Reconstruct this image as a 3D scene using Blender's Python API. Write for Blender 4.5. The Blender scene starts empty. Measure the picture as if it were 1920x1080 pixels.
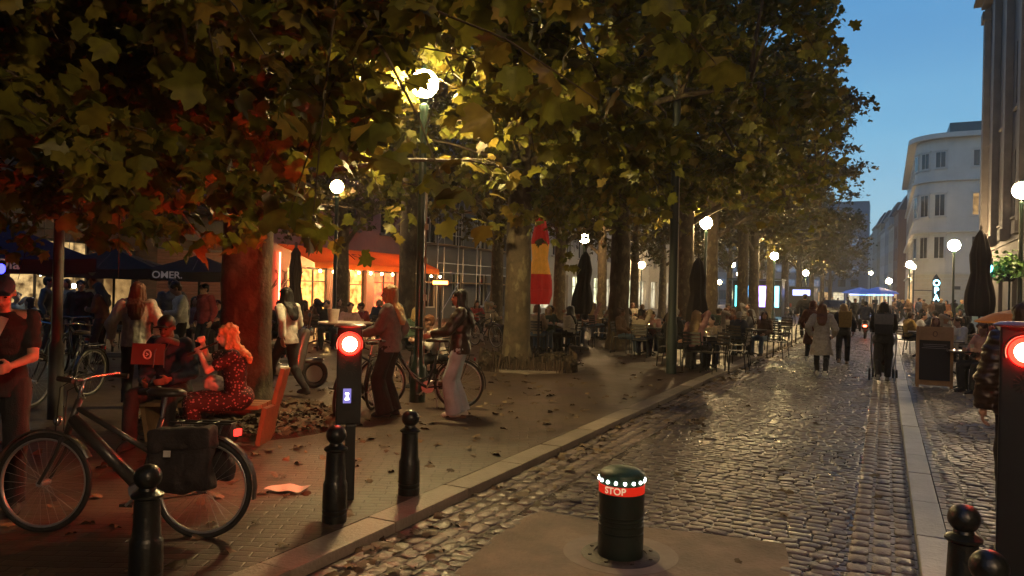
import bpy, bmesh, math, random
import numpy as np
from mathutils import Vector, Matrix, noise
R = math.radians
SC = bpy.context.scene
C = SC.collection
random.seed(7)
V = Vector

# ------------------------------------------------------------------ camera
FPX = 1386.0
CAM_H = 1.7
cam_d = bpy.data.cameras.new('camera')
cam = bpy.data.objects.new('camera', cam_d); C.objects.link(cam)
cam_d.sensor_width = 36.0; cam_d.lens = FPX / 1920 * 36
cam_d.clip_start = 0.05; cam_d.clip_end = 2000
CM = Matrix.Translation((0, 0, CAM_H)) @ Matrix.Rotation(R(90.12), 4, 'X') @ Matrix.Rotation(R(1.3), 4, 'Z')
cam.matrix_world = CM
SC.camera = cam
# ------------------------------------------------------------------ dusk sky
w = bpy.data.worlds.new('World'); SC.world = w; w.use_nodes = True
wt = w.node_tree; wt.nodes.clear()
wo = wt.nodes.new('ShaderNodeOutputWorld'); bg = wt.nodes.new('ShaderNodeBackground')
tc = wt.nodes.new('ShaderNodeTexCoord'); sx = wt.nodes.new('ShaderNodeSeparateXYZ')
rp = wt.nodes.new('ShaderNodeValToRGB')
sk = wt.nodes.new('ShaderNodeTexSky'); sk.sky_type = 'NISHITA'; sk.sun_disc = False
sk.sun_elevation = R(1.0); sk.sun_rotation = R(200)
wn = wt.nodes.new('ShaderNodeTexNoise'); wn.inputs['Scale'].default_value = 2.2; wn.inputs['Detail'].default_value = 4
wt.links.new(tc.outputs['Generated'], sx.inputs[0]); wt.links.new(sx.outputs['Z'], rp.inputs[0])
wm = wt.nodes.new('ShaderNodeMapping'); wm.inputs['Scale'].default_value = (1, 1, 5); wt.links.new(tc.outputs['Generated'], wm.inputs[0]); wt.links.new(wm.outputs[0], wn.inputs['Vector'])
e = rp.color_ramp.elements
e[0].position = 0.0; e[0].color = (.30, .44, .50, 1)
e[1].position = 1.0; e[1].color = (.018, .06, .17, 1)
for p, c in ((.10, (.25, .45, .56, 1)), (.2, (.14, .34, .51, 1)), (.36, (.07, .22, .43, 1)), (.6, (.03, .12, .3, 1))):
    k = e.new(p); k.color = c
mx = wt.nodes.new('ShaderNodeMix'); mx.data_type = 'RGBA'; mx.blend_type = 'MULTIPLY'; mx.inputs[0].default_value = .6
wt.links.new(rp.outputs[0], mx.inputs[6])
wr = wt.nodes.new('ShaderNodeValToRGB'); wr.color_ramp.elements[0].color = (.75, .8, .9, 1); wr.color_ramp.elements[0].position = .3
wr.color_ramp.elements[1].position = .7
wt.links.new(wn.outputs[0], wr.inputs[0]); wt.links.new(wr.outputs[0], mx.inputs[7])
ad = wt.nodes.new('ShaderNodeMix'); ad.data_type = 'RGBA'; ad.blend_type = 'ADD'; ad.inputs[0].default_value = .01
wt.links.new(mx.outputs[2], ad.inputs[6]); wt.links.new(sk.outputs[0], ad.inputs[7])
wt.links.new(ad.outputs[2], bg.inputs[0]); bg.inputs[1].default_value = 0.66
wt.links.new(bg.outputs[0], wo.inputs[0])
SC.view_settings.view_transform = 'Standard'; SC.view_settings.look = 'None'
SC.view_settings.exposure = 1.18; SC.view_settings.gamma = 1.0
SC.render.engine = 'CYCLES'
cy = SC.cycles
cy.use_denoising = True
cy.max_bounces = 5; cy.diffuse_bounces = 2; cy.glossy_bounces = 2; cy.transmission_bounces = 3; cy.transparent_max_bounces = 8
cy.sample_clamp_indirect = 4.0; cy.sample_clamp_direct = 0.0
cy.caustics_reflective = False; cy.caustics_refractive = False
cy.use_adaptive_sampling = True; cy.adaptive_threshold = 0.02
try: cy.use_light_tree = True
except Exception: pass

# ------------------------------------------------------------------ geometry helpers
U = V((.4509, .8926, 0)); N = V((.8926, -.4509, 0))       # along the street, and across it to the right
def ST(s, t, z=0.0):
    p = U * s + N * t; return V((p.x, p.y, z))
def ray(px, py):
    d = CM.to_3x3() @ V(((px - 960) / FPX, (540 - py) / FPX, -1)); return d
def G(px, py, z=0.0):
    d = ray(px, py); k = (z - CAM_H) / d.z; return V((d.x * k, d.y * k, z))
def D(px, py, Y):
    d = ray(px, py); k = Y / d.y; return V((d.x * k, Y, CAM_H + d.z * k))
def GX(px, Y, z=0.0):            # ground point seen in image column px at depth Y
    p = D(px, 600, Y); return V((p.x, Y, z))
AU = math.atan2(U.y, U.x)        # heading of the left facades' local x axis
AR = AU + math.pi
AF = math.atan2(N.y, N.x)

MATS = {}
def mk(name, col, rough=.6, metal=0.0, var=.3, scale=6.0, bump=.0, bscale=None, emit=None, strength=0, spec=.5, trans=0.0, coat=0.0, island=0.0, alt=None):
    if name in MATS: return MATS[name]
    m = bpy.data.materials.new(name); m.use_nodes = True; nt = m.node_tree; b = nt.nodes['Principled BSDF']
    b.inputs['Roughness'].default_value = rough; b.inputs['Metallic'].default_value = metal
    b.inputs['Specular IOR Level'].default_value = spec
    if coat: b.inputs['Coat Weight'].default_value = coat; b.inputs['Coat Roughness'].default_value = .15
    tcn = nt.nodes.new('ShaderNodeTexCoord')
    nz = nt.nodes.new('ShaderNodeTexNoise'); nz.inputs['Scale'].default_value = scale; nz.inputs['Detail'].default_value = 5; nz.inputs['Roughness'].default_value = .65
    nt.links.new(tcn.outputs['Object'], nz.inputs['Vector'])
    r = nt.nodes.new('ShaderNodeValToRGB'); r.color_ramp.elements[0].position = .3; r.color_ramp.elements[1].position = .72
    a = alt or tuple(x * (1 - var) for x in col)
    r.color_ramp.elements[0].color = (*a, 1); r.color_ramp.elements[1].color = (*[min(1, x * (1 + var * .6)) for x in col], 1)
    nt.links.new(nz.outputs[0], r.inputs[0]); out = r.outputs[0]
    if island:
        g = nt.nodes.new('ShaderNodeNewGeometry'); mr = nt.nodes.new('ShaderNodeMapRange')
        mr.inputs['To Min'].default_value = 1 - island; mr.inputs['To Max'].default_value = 1 + island
        nt.links.new(g.outputs['Random Per Island'], mr.inputs[0])
        mm = nt.nodes.new('ShaderNodeVectorMath'); mm.operation = 'SCALE'
        nt.links.new(out, mm.inputs[0]); nt.links.new(mr.outputs[0], mm.inputs['Scale']); out = mm.outputs[0]
    nt.links.new(out, b.inputs['Base Color'])
    if bump:
        n2 = nt.nodes.new('ShaderNodeTexNoise'); n2.inputs['Scale'].default_value = bscale or scale * 4; n2.inputs['Detail'].default_value = 6
        nt.links.new(tcn.outputs['Object'], n2.inputs['Vector'])
        bp = nt.nodes.new('ShaderNodeBump'); bp.inputs['Strength'].default_value = bump; bp.inputs['Distance'].default_value = .02
        nt.links.new(n2.outputs[0], bp.inputs['Height']); nt.links.new(bp.outputs[0], b.inputs['Normal'])
    if emit:
        b.inputs['Emission Color'].default_value = (*emit, 1); b.inputs['Emission Strength'].default_value = strength
    MATS[name] = m; return m

def glow(name, col, strength):
    if name in MATS: return MATS[name]
    m = bpy.data.materials.new(name); m.use_nodes = True; nt = m.node_tree; nt.nodes.clear()
    o = nt.nodes.new('ShaderNodeOutputMaterial'); em = nt.nodes.new('ShaderNodeEmission')
    em.inputs[0].default_value = (*col, 1); em.inputs[1].default_value = strength
    nt.links.new(em.outputs[0], o.inputs[0]); MATS[name] = m; return m

def lit_room(name, c1, c2, strength, scale=1.5):
    """a window with a lit room behind it: blotchy warm light given off by the room"""
    if name in MATS: return MATS[name]
    m = bpy.data.materials.new(name); m.use_nodes = True; nt = m.node_tree; b = nt.nodes['Principled BSDF']
    b.inputs['Base Color'].default_value = (.03, .03, .03, 1); b.inputs['Roughness'].default_value = .1
    tcn = nt.nodes.new('ShaderNodeTexCoord'); vo = nt.nodes.new('ShaderNodeTexVoronoi'); vo.inputs['Scale'].default_value = scale
    mp = nt.nodes.new('ShaderNodeMapping'); mp.inputs['Scale'].default_value = (1, 1, .6)
    nt.links.new(tcn.outputs['Object'], mp.inputs[0]); nt.links.new(mp.outputs[0], vo.inputs['Vector'])
    nz = nt.nodes.new('ShaderNodeTexNoise'); nz.inputs['Scale'].default_value = scale * 1.7; nz.inputs['Detail'].default_value = 4
    nt.links.new(tcn.outputs['Object'], nz.inputs['Vector'])
    r = nt.nodes.new('ShaderNodeValToRGB'); r.color_ramp.elements[0].position = .35; r.color_ramp.elements[1].position = .68
    r.color_ramp.elements[0].color = (*c1, 1); r.color_ramp.elements[1].color = (*c2, 1)
    mxx = nt.nodes.new('ShaderNodeMix'); mxx.data_type = 'RGBA'; mxx.blend_type = 'MULTIPLY'; mxx.inputs[0].default_value = .55
    nt.links.new(nz.outputs[0], r.inputs[0]); nt.links.new(r.outputs[0], mxx.inputs[6]); nt.links.new(vo.outputs['Distance'], mxx.inputs[7])
    nt.links.new(mxx.outputs[2], b.inputs['Emission Color']); b.inputs['Emission Strength'].default_value = strength * .45
    MATS[name] = m; return m

class MB:
    def __init__(s): s.bm = bmesh.new()
    def box(s, c, d, rz=0.0, rx=0.0, ry=0.0, bev=0.0):
        m = Matrix.Translation(c) @ Matrix.Rotation(rz, 4, 'Z') @ Matrix.Rotation(ry, 4, 'Y') @ Matrix.Rotation(rx, 4, 'X') @ Matrix.Diagonal((d[0], d[1], d[2], 1))
        r = bmesh.ops.create_cube(s.bm, size=1.0, matrix=m)
        if bev:
            es = list({e for v in r['verts'] for e in v.link_edges})
            bmesh.ops.bevel(s.bm, geom=es, offset=bev, segments=2, affect='EDGES', profile=.7)
        return s
    def cyl(s, a, b, r0, r1=None, n=12, caps=True):
        a = V(a); b = V(b); r1 = r0 if r1 is None else r1; d = b - a
        if d.length < 1e-6: return s
        m = Matrix.Translation((a + b) / 2) @ d.to_track_quat('Z', 'Y').to_matrix().to_4x4()
        bmesh.ops.create_cone(s.bm, cap_ends=caps, segments=n, radius1=r0, radius2=r1, depth=d.length, matrix=m); return s
    def ell(s, c, rx, ry, rz, rot=None, n=14):
        m = Matrix.Translation(c) @ (rot.to_4x4() if rot else Matrix()) @ Matrix.Diagonal((rx, ry, rz, 1))
        bmesh.ops.create_uvsphere(s.bm, u_segments=n, v_segments=max(6, n // 2 + 1), radius=1.0, matrix=m); return s
    def cap(s, a, b, ra, rb=None, n=10):
        rb = ra if rb is None else rb
        s.cyl(a, b, ra, rb, n); s.ell(a, ra, ra, ra, n=n); s.ell(b, rb, rb, rb, n=n); return s
    def tube(s, pts, r, n=8, closed=False):
        pts = [V(p) for p in pts]; rs = r if isinstance(r, (list, tuple)) else [r] * len(pts)
        rings = []; K = len(pts); prev = None
        for i, p in enumerate(pts):
            if closed: t = (pts[(i + 1) % K] - pts[i - 1])
            else: t = pts[min(i + 1, K - 1)] - pts[max(i - 1, 0)]
            t.normalize()
            if prev is None:
                x = t.orthogonal().normalized()
            else:
                x = (prev - t * prev.dot(t)); x = x.normalized() if x.length > 1e-5 else t.orthogonal().normalized()
            prev = x; y = t.cross(x)
            rings.append([s.bm.verts.new(p + (x * math.cos(q * 2 * math.pi / n) + y * math.sin(q * 2 * math.pi / n)) * rs[i]) for q in range(n)])
        for i in range(K if closed else K - 1):
            A = rings[i]; B = rings[(i + 1) % K]
            off = 0
            if closed and i == K - 1:
                off = min(range(n), key=lambda o: (A[0].co - B[o].co).length)
            for q in range(n):
                s.bm.faces.new((A[q], A[(q + 1) % n], B[(q + 1 + off) % n], B[(q + off) % n]))
        if not closed:
            s.bm.faces.new(rings[0][::-1]); s.bm.faces.new(rings[-1])
        return s
    def loft(s, rings, n=18):
        """rings: (centre, rx, ry[, rotation 3x3])"""
        L = []
        for rg in rings:
            c = V(rg[0]); M3 = rg[3] if len(rg) > 3 else Matrix.Identity(3)
            L.append([s.bm.verts.new(c + M3 @ V((rg[1] * math.cos(q * 2 * math.pi / n), rg[2] * math.sin(q * 2 * math.pi / n), 0))) for q in range(n)])
        for A, B in zip(L, L[1:]):
            for q in range(n): s.bm.faces.new((A[q], A[(q + 1) % n], B[(q + 1) % n], B[q]))
        s.bm.faces.new(L[0][::-1]); s.bm.faces.new(L[-1]); return s
    def lathe(s, prof, n=24, c=(0, 0, 0)):
        c = V(c); L = []
        for r, z in prof: L.append([s.bm.verts.new(c + V((max(r, 1e-4) * math.cos(q * 2 * math.pi / n), max(r, 1e-4) * math.sin(q * 2 * math.pi / n), z))) for q in range(n)])
        for A, B in zip(L, L[1:]):
            for q in range(n): s.bm.faces.new((A[q], A[(q + 1) % n], B[(q + 1) % n], B[q]))
        s.bm.faces.new(L[0][::-1]); s.bm.faces.new(L[-1]); return s
    def poly(s, pts):
        s.bm.faces.new([s.bm.verts.new(V(p)) for p in pts]); return s
    def prism(s, pts, z0, z1):
        a = [s.bm.verts.new(V((p[0], p[1], z0))) for p in pts]; b = [s.bm.verts.new(V((p[0], p[1], z1))) for p in pts]
        k = len(pts)
        for i in range(k): s.bm.faces.new((a[i], a[(i + 1) % k], b[(i + 1) % k], b[i]))
        s.bm.faces.new(a[::-1]); s.bm.faces.new(b); return s
    def mesh(s, name, smooth=False):
        bmesh.ops.recalc_face_normals(s.bm, faces=s.bm.faces)
        me = bpy.data.meshes.new(name); s.bm.to_mesh(me); s.bm.free()
        if smooth: me.shade_smooth()
        return me
    def build(s, name, mat, parent=None, loc=(0, 0, 0), rz=0.0, smooth=False, auto=None):
        me = s.mesh(name, smooth)
        if auto:
            me.shade_smooth()
            try: me.set_sharp_from_angle(angle=R(auto))
            except Exception: pass
        return link(name, me, mat, parent, loc, rz)

def link(name, me, mat, parent=None, loc=(0, 0, 0), rz=0.0):
    o = bpy.data.objects.new(name, me); C.objects.link(o)
    if mat is not None and not me.materials: me.materials.append(mat)
    o.location = loc; o.rotation_euler[2] = rz
    if parent is not None: o.parent = parent
    return o
def tag(o, label=None, cat=None, group=None, kind=None):
    if label: o['label'] = label
    if cat: o['category'] = cat
    if group: o['group'] = group
    if kind: o['kind'] = kind
    return o
def thing(name, label, cat, loc=(0, 0, 0), rz=0.0, group=None):
    o = bpy.data.objects.new(name, None); C.objects.link(o); o.empty_display_size = .2
    o.location = loc; o.rotation_euler[2] = rz
    return tag(o, label, cat, group)
def kids(o): return [c for c in bpy.data.objects if c.parent == o]
def copy_tree(root, loc=None, rz=None, label=None, scale=None):
    def cp(o, par):
        c = o.copy(); C.objects.link(c); c.parent = par
        for ch in CH.get(o.name, []): cp(ch, c)
        return c
    CH = {}
    for o in bpy.data.objects:
        if o.parent: CH.setdefault(o.parent.name, []).append(o)
    r = cp(root, None)
    if loc is not None: r.location = loc
    if rz is not None: r.rotation_euler[2] = rz
    if scale is not None: r.scale = scale if hasattr(scale, '__len__') else (scale,) * 3
    if label: r['label'] = label
    return r
def evalmesh(me, mods, name):
    o = bpy.data.objects.new('tmp', me); C.objects.link(o)
    for ty, kw in mods:
        m = o.modifiers.new('m', ty)
        for k, v in kw.items(): setattr(m, k, v)
    dg = bpy.context.evaluated_depsgraph_get(); dg.update()
    out = bpy.data.meshes.new_from_object(o.evaluated_get(dg)); out.name = name
    bpy.data.objects.remove(o); bpy.data.meshes.remove(me); return out
def fuse(mb, name, voxel=.016, smooth=3, folds=0.0, fscale=(9, 9, 9), fac=.5):
    me = evalmesh(mb.mesh('t'), [('REMESH', dict(mode='VOXEL', voxel_size=voxel, adaptivity=0.0)), ('SMOOTH', dict(factor=fac, iterations=smooth))], name)
    if folds:
        k = len(me.vertices); co = np.empty(k * 3, np.float32); no = np.empty(k * 3, np.float32)
        me.vertices.foreach_get('co', co); me.vertex_normals.foreach_get('vector', no)
        co = co.reshape(-1, 3); no = no.reshape(-1, 3)
        f = np.array([noise.noise(V((c[0] * fscale[0], c[1] * fscale[1], c[2] * fscale[2]))) + .5 * noise.noise(V((c[0] * fscale[0] * 2.1 + 5, c[1] * fscale[1] * 2.1, c[2] * fscale[2] * 2.1))) for c in co], np.float32)
        co += no * (f * folds)[:, None]
        me.vertices.foreach_set('co', co.ravel())
    me.shade_smooth(); return me
def text_mesh(txt, size, depth=.004, name='lettering', bold=0.0):
    cu = bpy.data.curves.new('t', 'FONT'); cu.body = txt; cu.size = size; cu.extrude = depth; cu.align_x = 'CENTER'; cu.align_y = 'CENTER'; cu.offset = bold
    o = bpy.data.objects.new('t', cu); C.objects.link(o)
    dg = bpy.context.evaluated_depsgraph_get(); dg.update()
    me = bpy.data.meshes.new_from_object(o.evaluated_get(dg)); me.name = name
    bpy.data.objects.remove(o); bpy.data.curves.remove(cu); return me
def sign_text(txt, size, mat, parent, loc, rz=0.0, name='lettering', depth=.004, bold=0.0):
    """lettering standing upright, read from local -y"""
    me = text_mesh(txt, size, depth, name, bold)
    me.transform(Matrix.Rotation(R(90), 4, 'X'))
    return link(name, me, mat, parent, loc, rz)

# ------------------------------------------------------------------ materials
def setts(name, c1, c2, mort, bw, rh, msize=.03, rough=(.3, .6), bump=1.0, dist=.012, rot=0.0, dirt=(.05, .035, .025), dscale=.5, offs=.5, squash=1.0):
    if name in MATS: return MATS[name]
    m = bpy.data.materials.new(name); m.use_nodes = True; nt = m.node_tree; b = nt.nodes['Principled BSDF']; L = nt.links.new
    tcn = nt.nodes.new('ShaderNodeTexCoord'); mp = nt.nodes.new('ShaderNodeMapping'); mp.inputs['Rotation'].default_value[2] = rot
    L(tcn.outputs['Object'], mp.inputs[0])
    wz = nt.nodes.new('ShaderNodeTexNoise'); wz.inputs['Scale'].default_value = 2.6; wz.inputs['Detail'].default_value = 3
    L(mp.outputs[0], wz.inputs['Vector'])
    sb = nt.nodes.new('ShaderNodeVectorMath'); sb.operation = 'SUBTRACT'; sb.inputs[1].default_value = (.5, .5, .5); L(wz.outputs['Color'], sb.inputs[0])
    sc = nt.nodes.new('ShaderNodeVectorMath'); sc.operation = 'SCALE'; sc.inputs['Scale'].default_value = .10; L(sb.outputs[0], sc.inputs[0])
    av = nt.nodes.new('ShaderNodeVectorMath'); L(mp.outputs[0], av.inputs[0]); L(sc.outputs[0], av.inputs[1])
    br = nt.nodes.new('ShaderNodeTexBrick'); br.inputs['Scale'].default_value = 1; br.inputs['Brick Width'].default_value = bw; br.inputs['Row Height'].default_value = rh
    br.inputs['Mortar Size'].default_value = msize; br.inputs['Mortar Smooth'].default_value = 1.0; br.offset = offs; br.squash = squash
    br.inputs['Color1'].default_value = (*c1, 1); br.inputs['Color2'].default_value = (*c2, 1); br.inputs['Mortar'].default_value = (*mort, 1)
    L(av.outputs[0], br.inputs['Vector'])
    nz = nt.nodes.new('ShaderNodeTexNoise'); nz.inputs['Scale'].default_value = dscale; nz.inputs['Detail'].default_value = 8; nz.inputs['Roughness'].default_value = .7
    L(tcn.outputs['Object'], nz.inputs['Vector'])
    r = nt.nodes.new('ShaderNodeValToRGB'); r.color_ramp.elements[0].position = .42; r.color_ramp.elements[1].position = .62
    L(nz.outputs[0], r.inputs[0])
    mm = nt.nodes.new('ShaderNodeMix'); mm.data_type = 'RGBA'; mm.inputs[7].default_value = (*dirt, 1)
    mf = nt.nodes.new('ShaderNodeMath'); mf.operation = 'MULTIPLY'; mf.inputs[1].default_value = .55; L(r.outputs[0], mf.inputs[0]); L(mf.outputs[0], mm.inputs[0])
    L(br.outputs['Color'], mm.inputs[6])
    fn = nt.nodes.new('ShaderNodeTexNoise'); fn.inputs['Scale'].default_value = 45; fn.inputs['Detail'].default_value = 5; L(tcn.outputs['Object'], fn.inputs['Vector'])
    m3 = nt.nodes.new('ShaderNodeMix'); m3.data_type = 'RGBA'; m3.blend_type = 'OVERLAY'; m3.inputs[0].default_value = .5
    L(mm.outputs[2], m3.inputs[6]); L(fn.outputs['Color'], m3.inputs[7]); L(m3.outputs[2], b.inputs['Base Color'])
    rr = nt.nodes.new('ShaderNodeMapRange'); rr.inputs['To Min'].default_value = rough[0]; rr.inputs['To Max'].default_value = rough[1]
    L(nz.outputs[0], rr.inputs[0]); rr.inputs['From Min'].default_value = .3; rr.inputs['From Max'].default_value = .7; L(rr.outputs[0], b.inputs['Roughness'])
    inv = nt.nodes.new('ShaderNodeMath'); inv.operation = 'SUBTRACT'; inv.inputs[0].default_value = 1.0; L(br.outputs['Fac'], inv.inputs[1])
    mn = nt.nodes.new('ShaderNodeTexNoise'); mn.inputs['Scale'].default_value = 11; mn.inputs['Detail'].default_value = 4; L(tcn.outputs['Object'], mn.inputs['Vector'])
    a1 = nt.nodes.new('ShaderNodeMath'); a1.operation = 'MULTIPLY_ADD'; a1.inputs[1].default_value = .7; L(mn.outputs[0], a1.inputs[0]); L(inv.outputs[0], a1.inputs[2])
    a2 = nt.nodes.new('ShaderNodeMath'); a2.operation = 'MULTIPLY_ADD'; a2.inputs[1].default_value = .12; L(fn.outputs[0], a2.inputs[0]); L(a1.outputs[0], a2.inputs[2])
    bp = nt.nodes.new('ShaderNodeBump'); bp.inputs['Strength'].default_value = bump; bp.inputs['Distance'].default_value = dist
    L(a2.outputs[0], bp.inputs['Height']); L(bp.outputs[0], b.inputs['Normal'])
    MATS[name] = m; return m
# ------------------------------------------------------------------ ground, road, kerbs
ROADZ = -0.075
TL, TR = -3.12, 0.23
road_m = setts('sett_road', (.12, .10, .085), (.085, .07, .065), (.05, .04, .034), .19, .105, .026, (.16, .42), 1.0, .022, rot=R(90))
gut_m = setts('sett_gutter', (.17, .12, .10), (.09, .065, .055), (.02, .015, .012), .20, .13, .026, (.28, .55), 1.0, .02, offs=.4)
pave_m = setts('sett_pavement', (.20, .165, .125), (.115, .09, .07), (.02, .016, .013), .19, .11, .028, (.3, .6), 1.0, .022, rot=R(82))
plaza_m = setts('brick_plaza', (.085, .052, .040), (.045, .030, .025), (.02, .014, .012), .22, .085, .010, (.38, .62), .45, .006, rot=R(64), dirt=(.085, .055, .03), dscale=.9)
conc_m = mk('concrete', (.22, .165, .115), .75, var=.45, scale=2.2, bump=.5, bscale=40)
kerb_m = mk('bluestone', (.25, .205, .16), .55, var=.3, scale=2.5, bump=.4, bscale=30, island=.25)
kerbr_m = mk('pale_bluestone', (.44, .44, .43), .5, var=.22, scale=2.5, bump=.35, bscale=30, island=.15)
asph = mk('far_ground', (.07, .06, .05), .8, var=.3, scale=.3)

def sheet(name, s0, s1, t0, t1, z, mat, thick=0.0):
    m = MB()
    if thick: m.box(((s0 + s1) / 2, -(t0 + t1) / 2, z - thick / 2), (s1 - s0, t1 - t0, thick))
    else: m.poly([(s0, -t0, z), (s0, -t1, z), (s1, -t1, z), (s1, -t0, z)])
    return tag(m.build(name, mat, None, (0, 0, 0), AU), kind='structure')
sheet('ground', -500, 900, -600, 600, -0.115, asph)
sheet('road', -30, 170, TL, TR, ROADZ, road_m)
sheet('road_gutter', -30, 90, TL + .002, TL + .56, ROADZ + .004, gut_m)
sheet('road_gutter', -30, 120, TR - .40, TR - .002, ROADZ + .004, gut_m)
sheet('plaza_pavement', -30, 170, -60, TL - .26, 0.0, plaza_m, .1)
sheet('pavement', -30, 170, TR + .205, 40, 0.0, pave_m, .1)
sheet('pavement_edging', -30, 170, TR + .205, TR + .42, 0.004, gut_m)
sheet('side_street', 52, 88, 5.4, 60, 0.006, setts('sett_side', (.14, .12, .1), (.08, .07, .06), (.02, .02, .02), .2, .12, .03))
random.seed(3)
m = MB(); s = -28.0
while s < 160:
    l = random.uniform(.85, 1.15)
    m.box((s + l / 2, -(TL - .13) + random.uniform(-.006, .006), -.055 + random.uniform(-.006, .004)), (l - .012, .25, .12), rz=random.uniform(-.008, .008), bev=.014); s += l
tag(m.build('kerb', kerb_m, None, (0, 0, 0), AU), kind='structure')
m = MB(); s = -28.0
while s < 165:
    l = random.uniform(.9, 1.15)
    m.box((s + l / 2, -(TR + .10) + random.uniform(-.004, .004), -.044 + random.uniform(-.003, .003)), (l - .012, .195, .12), bev=.010); s += l
tag(m.build('kerb', kerbr_m, None, (0, 0, 0), AU), kind='structure')
m = MB(); pp = [G(850, 1080, ROADZ), G(925, 1010, ROADZ), G(985, 972, ROADZ), G(1015, 960, ROADZ), G(1130, 982, ROADZ), G(1300, 1000, ROADZ), G(1472, 1022, ROADZ), G(1490, 1110, ROADZ), G(1500, 1500, ROADZ), G(300, 1500, ROADZ)]
m.prism([(p.x, p.y) for p in pp], ROADZ - .01, ROADZ + .010)
tag(m.build('concrete_apron', conc_m), kind='structure')
m = MB(); c = G(1163, 1040, ROADZ)
m.lathe([(.27, .0105 + ROADZ), (.385, .0105 + ROADZ), (.385, .0125 + ROADZ), (.27, .0125 + ROADZ)], 40, (c.x, c.y, 0))
tag(m.build('mortar_ring', mk('mortar', (.27, .22, .17), .8, var=.2), None, smooth=False), kind='structure')

# ------------------------------------------------------------------ bollards and signals
iron = mk('black_iron', (.008, .010, .008), .36, var=.6, scale=7, bump=.3, bscale=26, coat=.1)
iron2 = mk('dark_green_iron', (.010, .028, .022), .33, var=.3, scale=9, bump=.08, bscale=50, coat=.3)
def bollard():
    t = thing('bollard', 'x', 'bollard')
    MB().lathe([(0, 0), (.088, 0), (.088, .05), (.083, .056), (.088, .064), (.088, .085), (.083, .091), (.088, .098), (.086, .27), (.080, .285), (.074, .30), (.066, .50), (.066, .505), (0, .505)], 28).build('post', iron, t, auto=35)
    MB().lathe([(0, .505), (.072, .505), (.084, .515), (.084, .527), (.070, .535), (.048, .55), (.044, .565), (0, .565)], 28).build('collar', iron, t, auto=40)
    m = MB(); m.ell((0, 0, .622), .073, .073, .070, n=24); m.build('ball_finial', iron, t, smooth=True)
    return t
b0 = bollard(); b0.location = ST(2.73, -3.64); gb = 'ball-topped bollards along the street'
b0['label'] = 'black ball-topped bollard in front of the bicycle pannier, nearest on the left'; b0['group'] = gb
def gp(px, h_py, H):           # place by the height of its top
    d = ray(px, h_py); k = (H - CAM_H) / d.z; return V((d.x * k, d.y * k, 0))
for px, py, lb in ((631, 797, 'black ball-topped bollard touching the left signal column from the front'), (770, 768, 'black ball-topped bollard standing alone right of the left signal column'),
                   (1808, 945, 'ball-topped bollard left of the right signal column'), (1855, 1031, 'ball-topped bollard cut off by the bottom edge beside the right signal column')):
    copy_tree(b0, gp(px, py, .692), label=lb)
p = gp(278, 870, .692); b0.location = p
# rising bollard
c = G(1163, 1040, ROADZ + .01)
rb = thing('rising_bollard', 'dark green retractable traffic bollard with red STOP band and white lights on concrete', 'bollard', (c.x, c.y, ROADZ + .01), 0)
gm = iron2
def ringlist(r, zs):
    out = []
    for z in zs: out += [(r, z - .006), (r - .006, z - .003), (r - .006, z + .003), (r, z + .006)]
    return out
MB().lathe([(0, .0), (.152, .0)] + ringlist(.152, [.17, .22, .25, .275]) + [(.152, .43), (0, .43)], 48).build('body', mk('bollard_green', (.007, .018, .013), .42, var=.5, scale=5, bump=.2, bscale=30, coat=.2), rb, auto=40)
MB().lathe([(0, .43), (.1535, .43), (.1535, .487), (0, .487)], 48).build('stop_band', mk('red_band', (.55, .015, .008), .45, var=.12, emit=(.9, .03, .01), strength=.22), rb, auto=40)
MB().lathe([(0, .487), (.151, .487), (.151, .545), (.143, .560), (.115, .578), (.06, .592), (0, .596)], 48).build('cap', mk('cap_green', (.018, .06, .03), .5, var=.3, scale=14, bump=.1), rb, auto=50)
ledm = glow('white_led', (.9, 1, .95), 9)
away = math.atan2(-c.y, -c.x)
for i in range(16):
    a = away + (i + .35) * 2 * math.pi / 16
    MB().ell((.151 * math.cos(a), .151 * math.sin(a), .513), .011, .011, .011, n=12).build('light', ledm, rb, smooth=True)
me = text_mesh('STOP', .062, .001, 'lettering', .0012)
k = len(me.vertices); co = np.empty(k * 3, np.float32); me.vertices.foreach_get('co', co); co = co.reshape(-1, 3)
ang = away - .30 + co[:, 0] / .155; rad = .155 + co[:, 2]
co2 = np.stack([rad * np.cos(ang), rad * np.sin(ang), .4585 + co[:, 1]], 1); me.vertices.foreach_set('co', co2.ravel().astype(np.float32))
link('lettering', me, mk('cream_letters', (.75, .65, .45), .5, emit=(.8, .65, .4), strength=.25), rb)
MB().lathe([(0, -.012), (.262, -.012), (.262, .004), (.25, .012), (.175, .016), (.175, .008), (0, .008)], 48).build('base_ring', mk('rusty_cast', (.055, .04, .028), .55, var=.4, scale=14, bump=.3), rb, auto=40)

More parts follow.
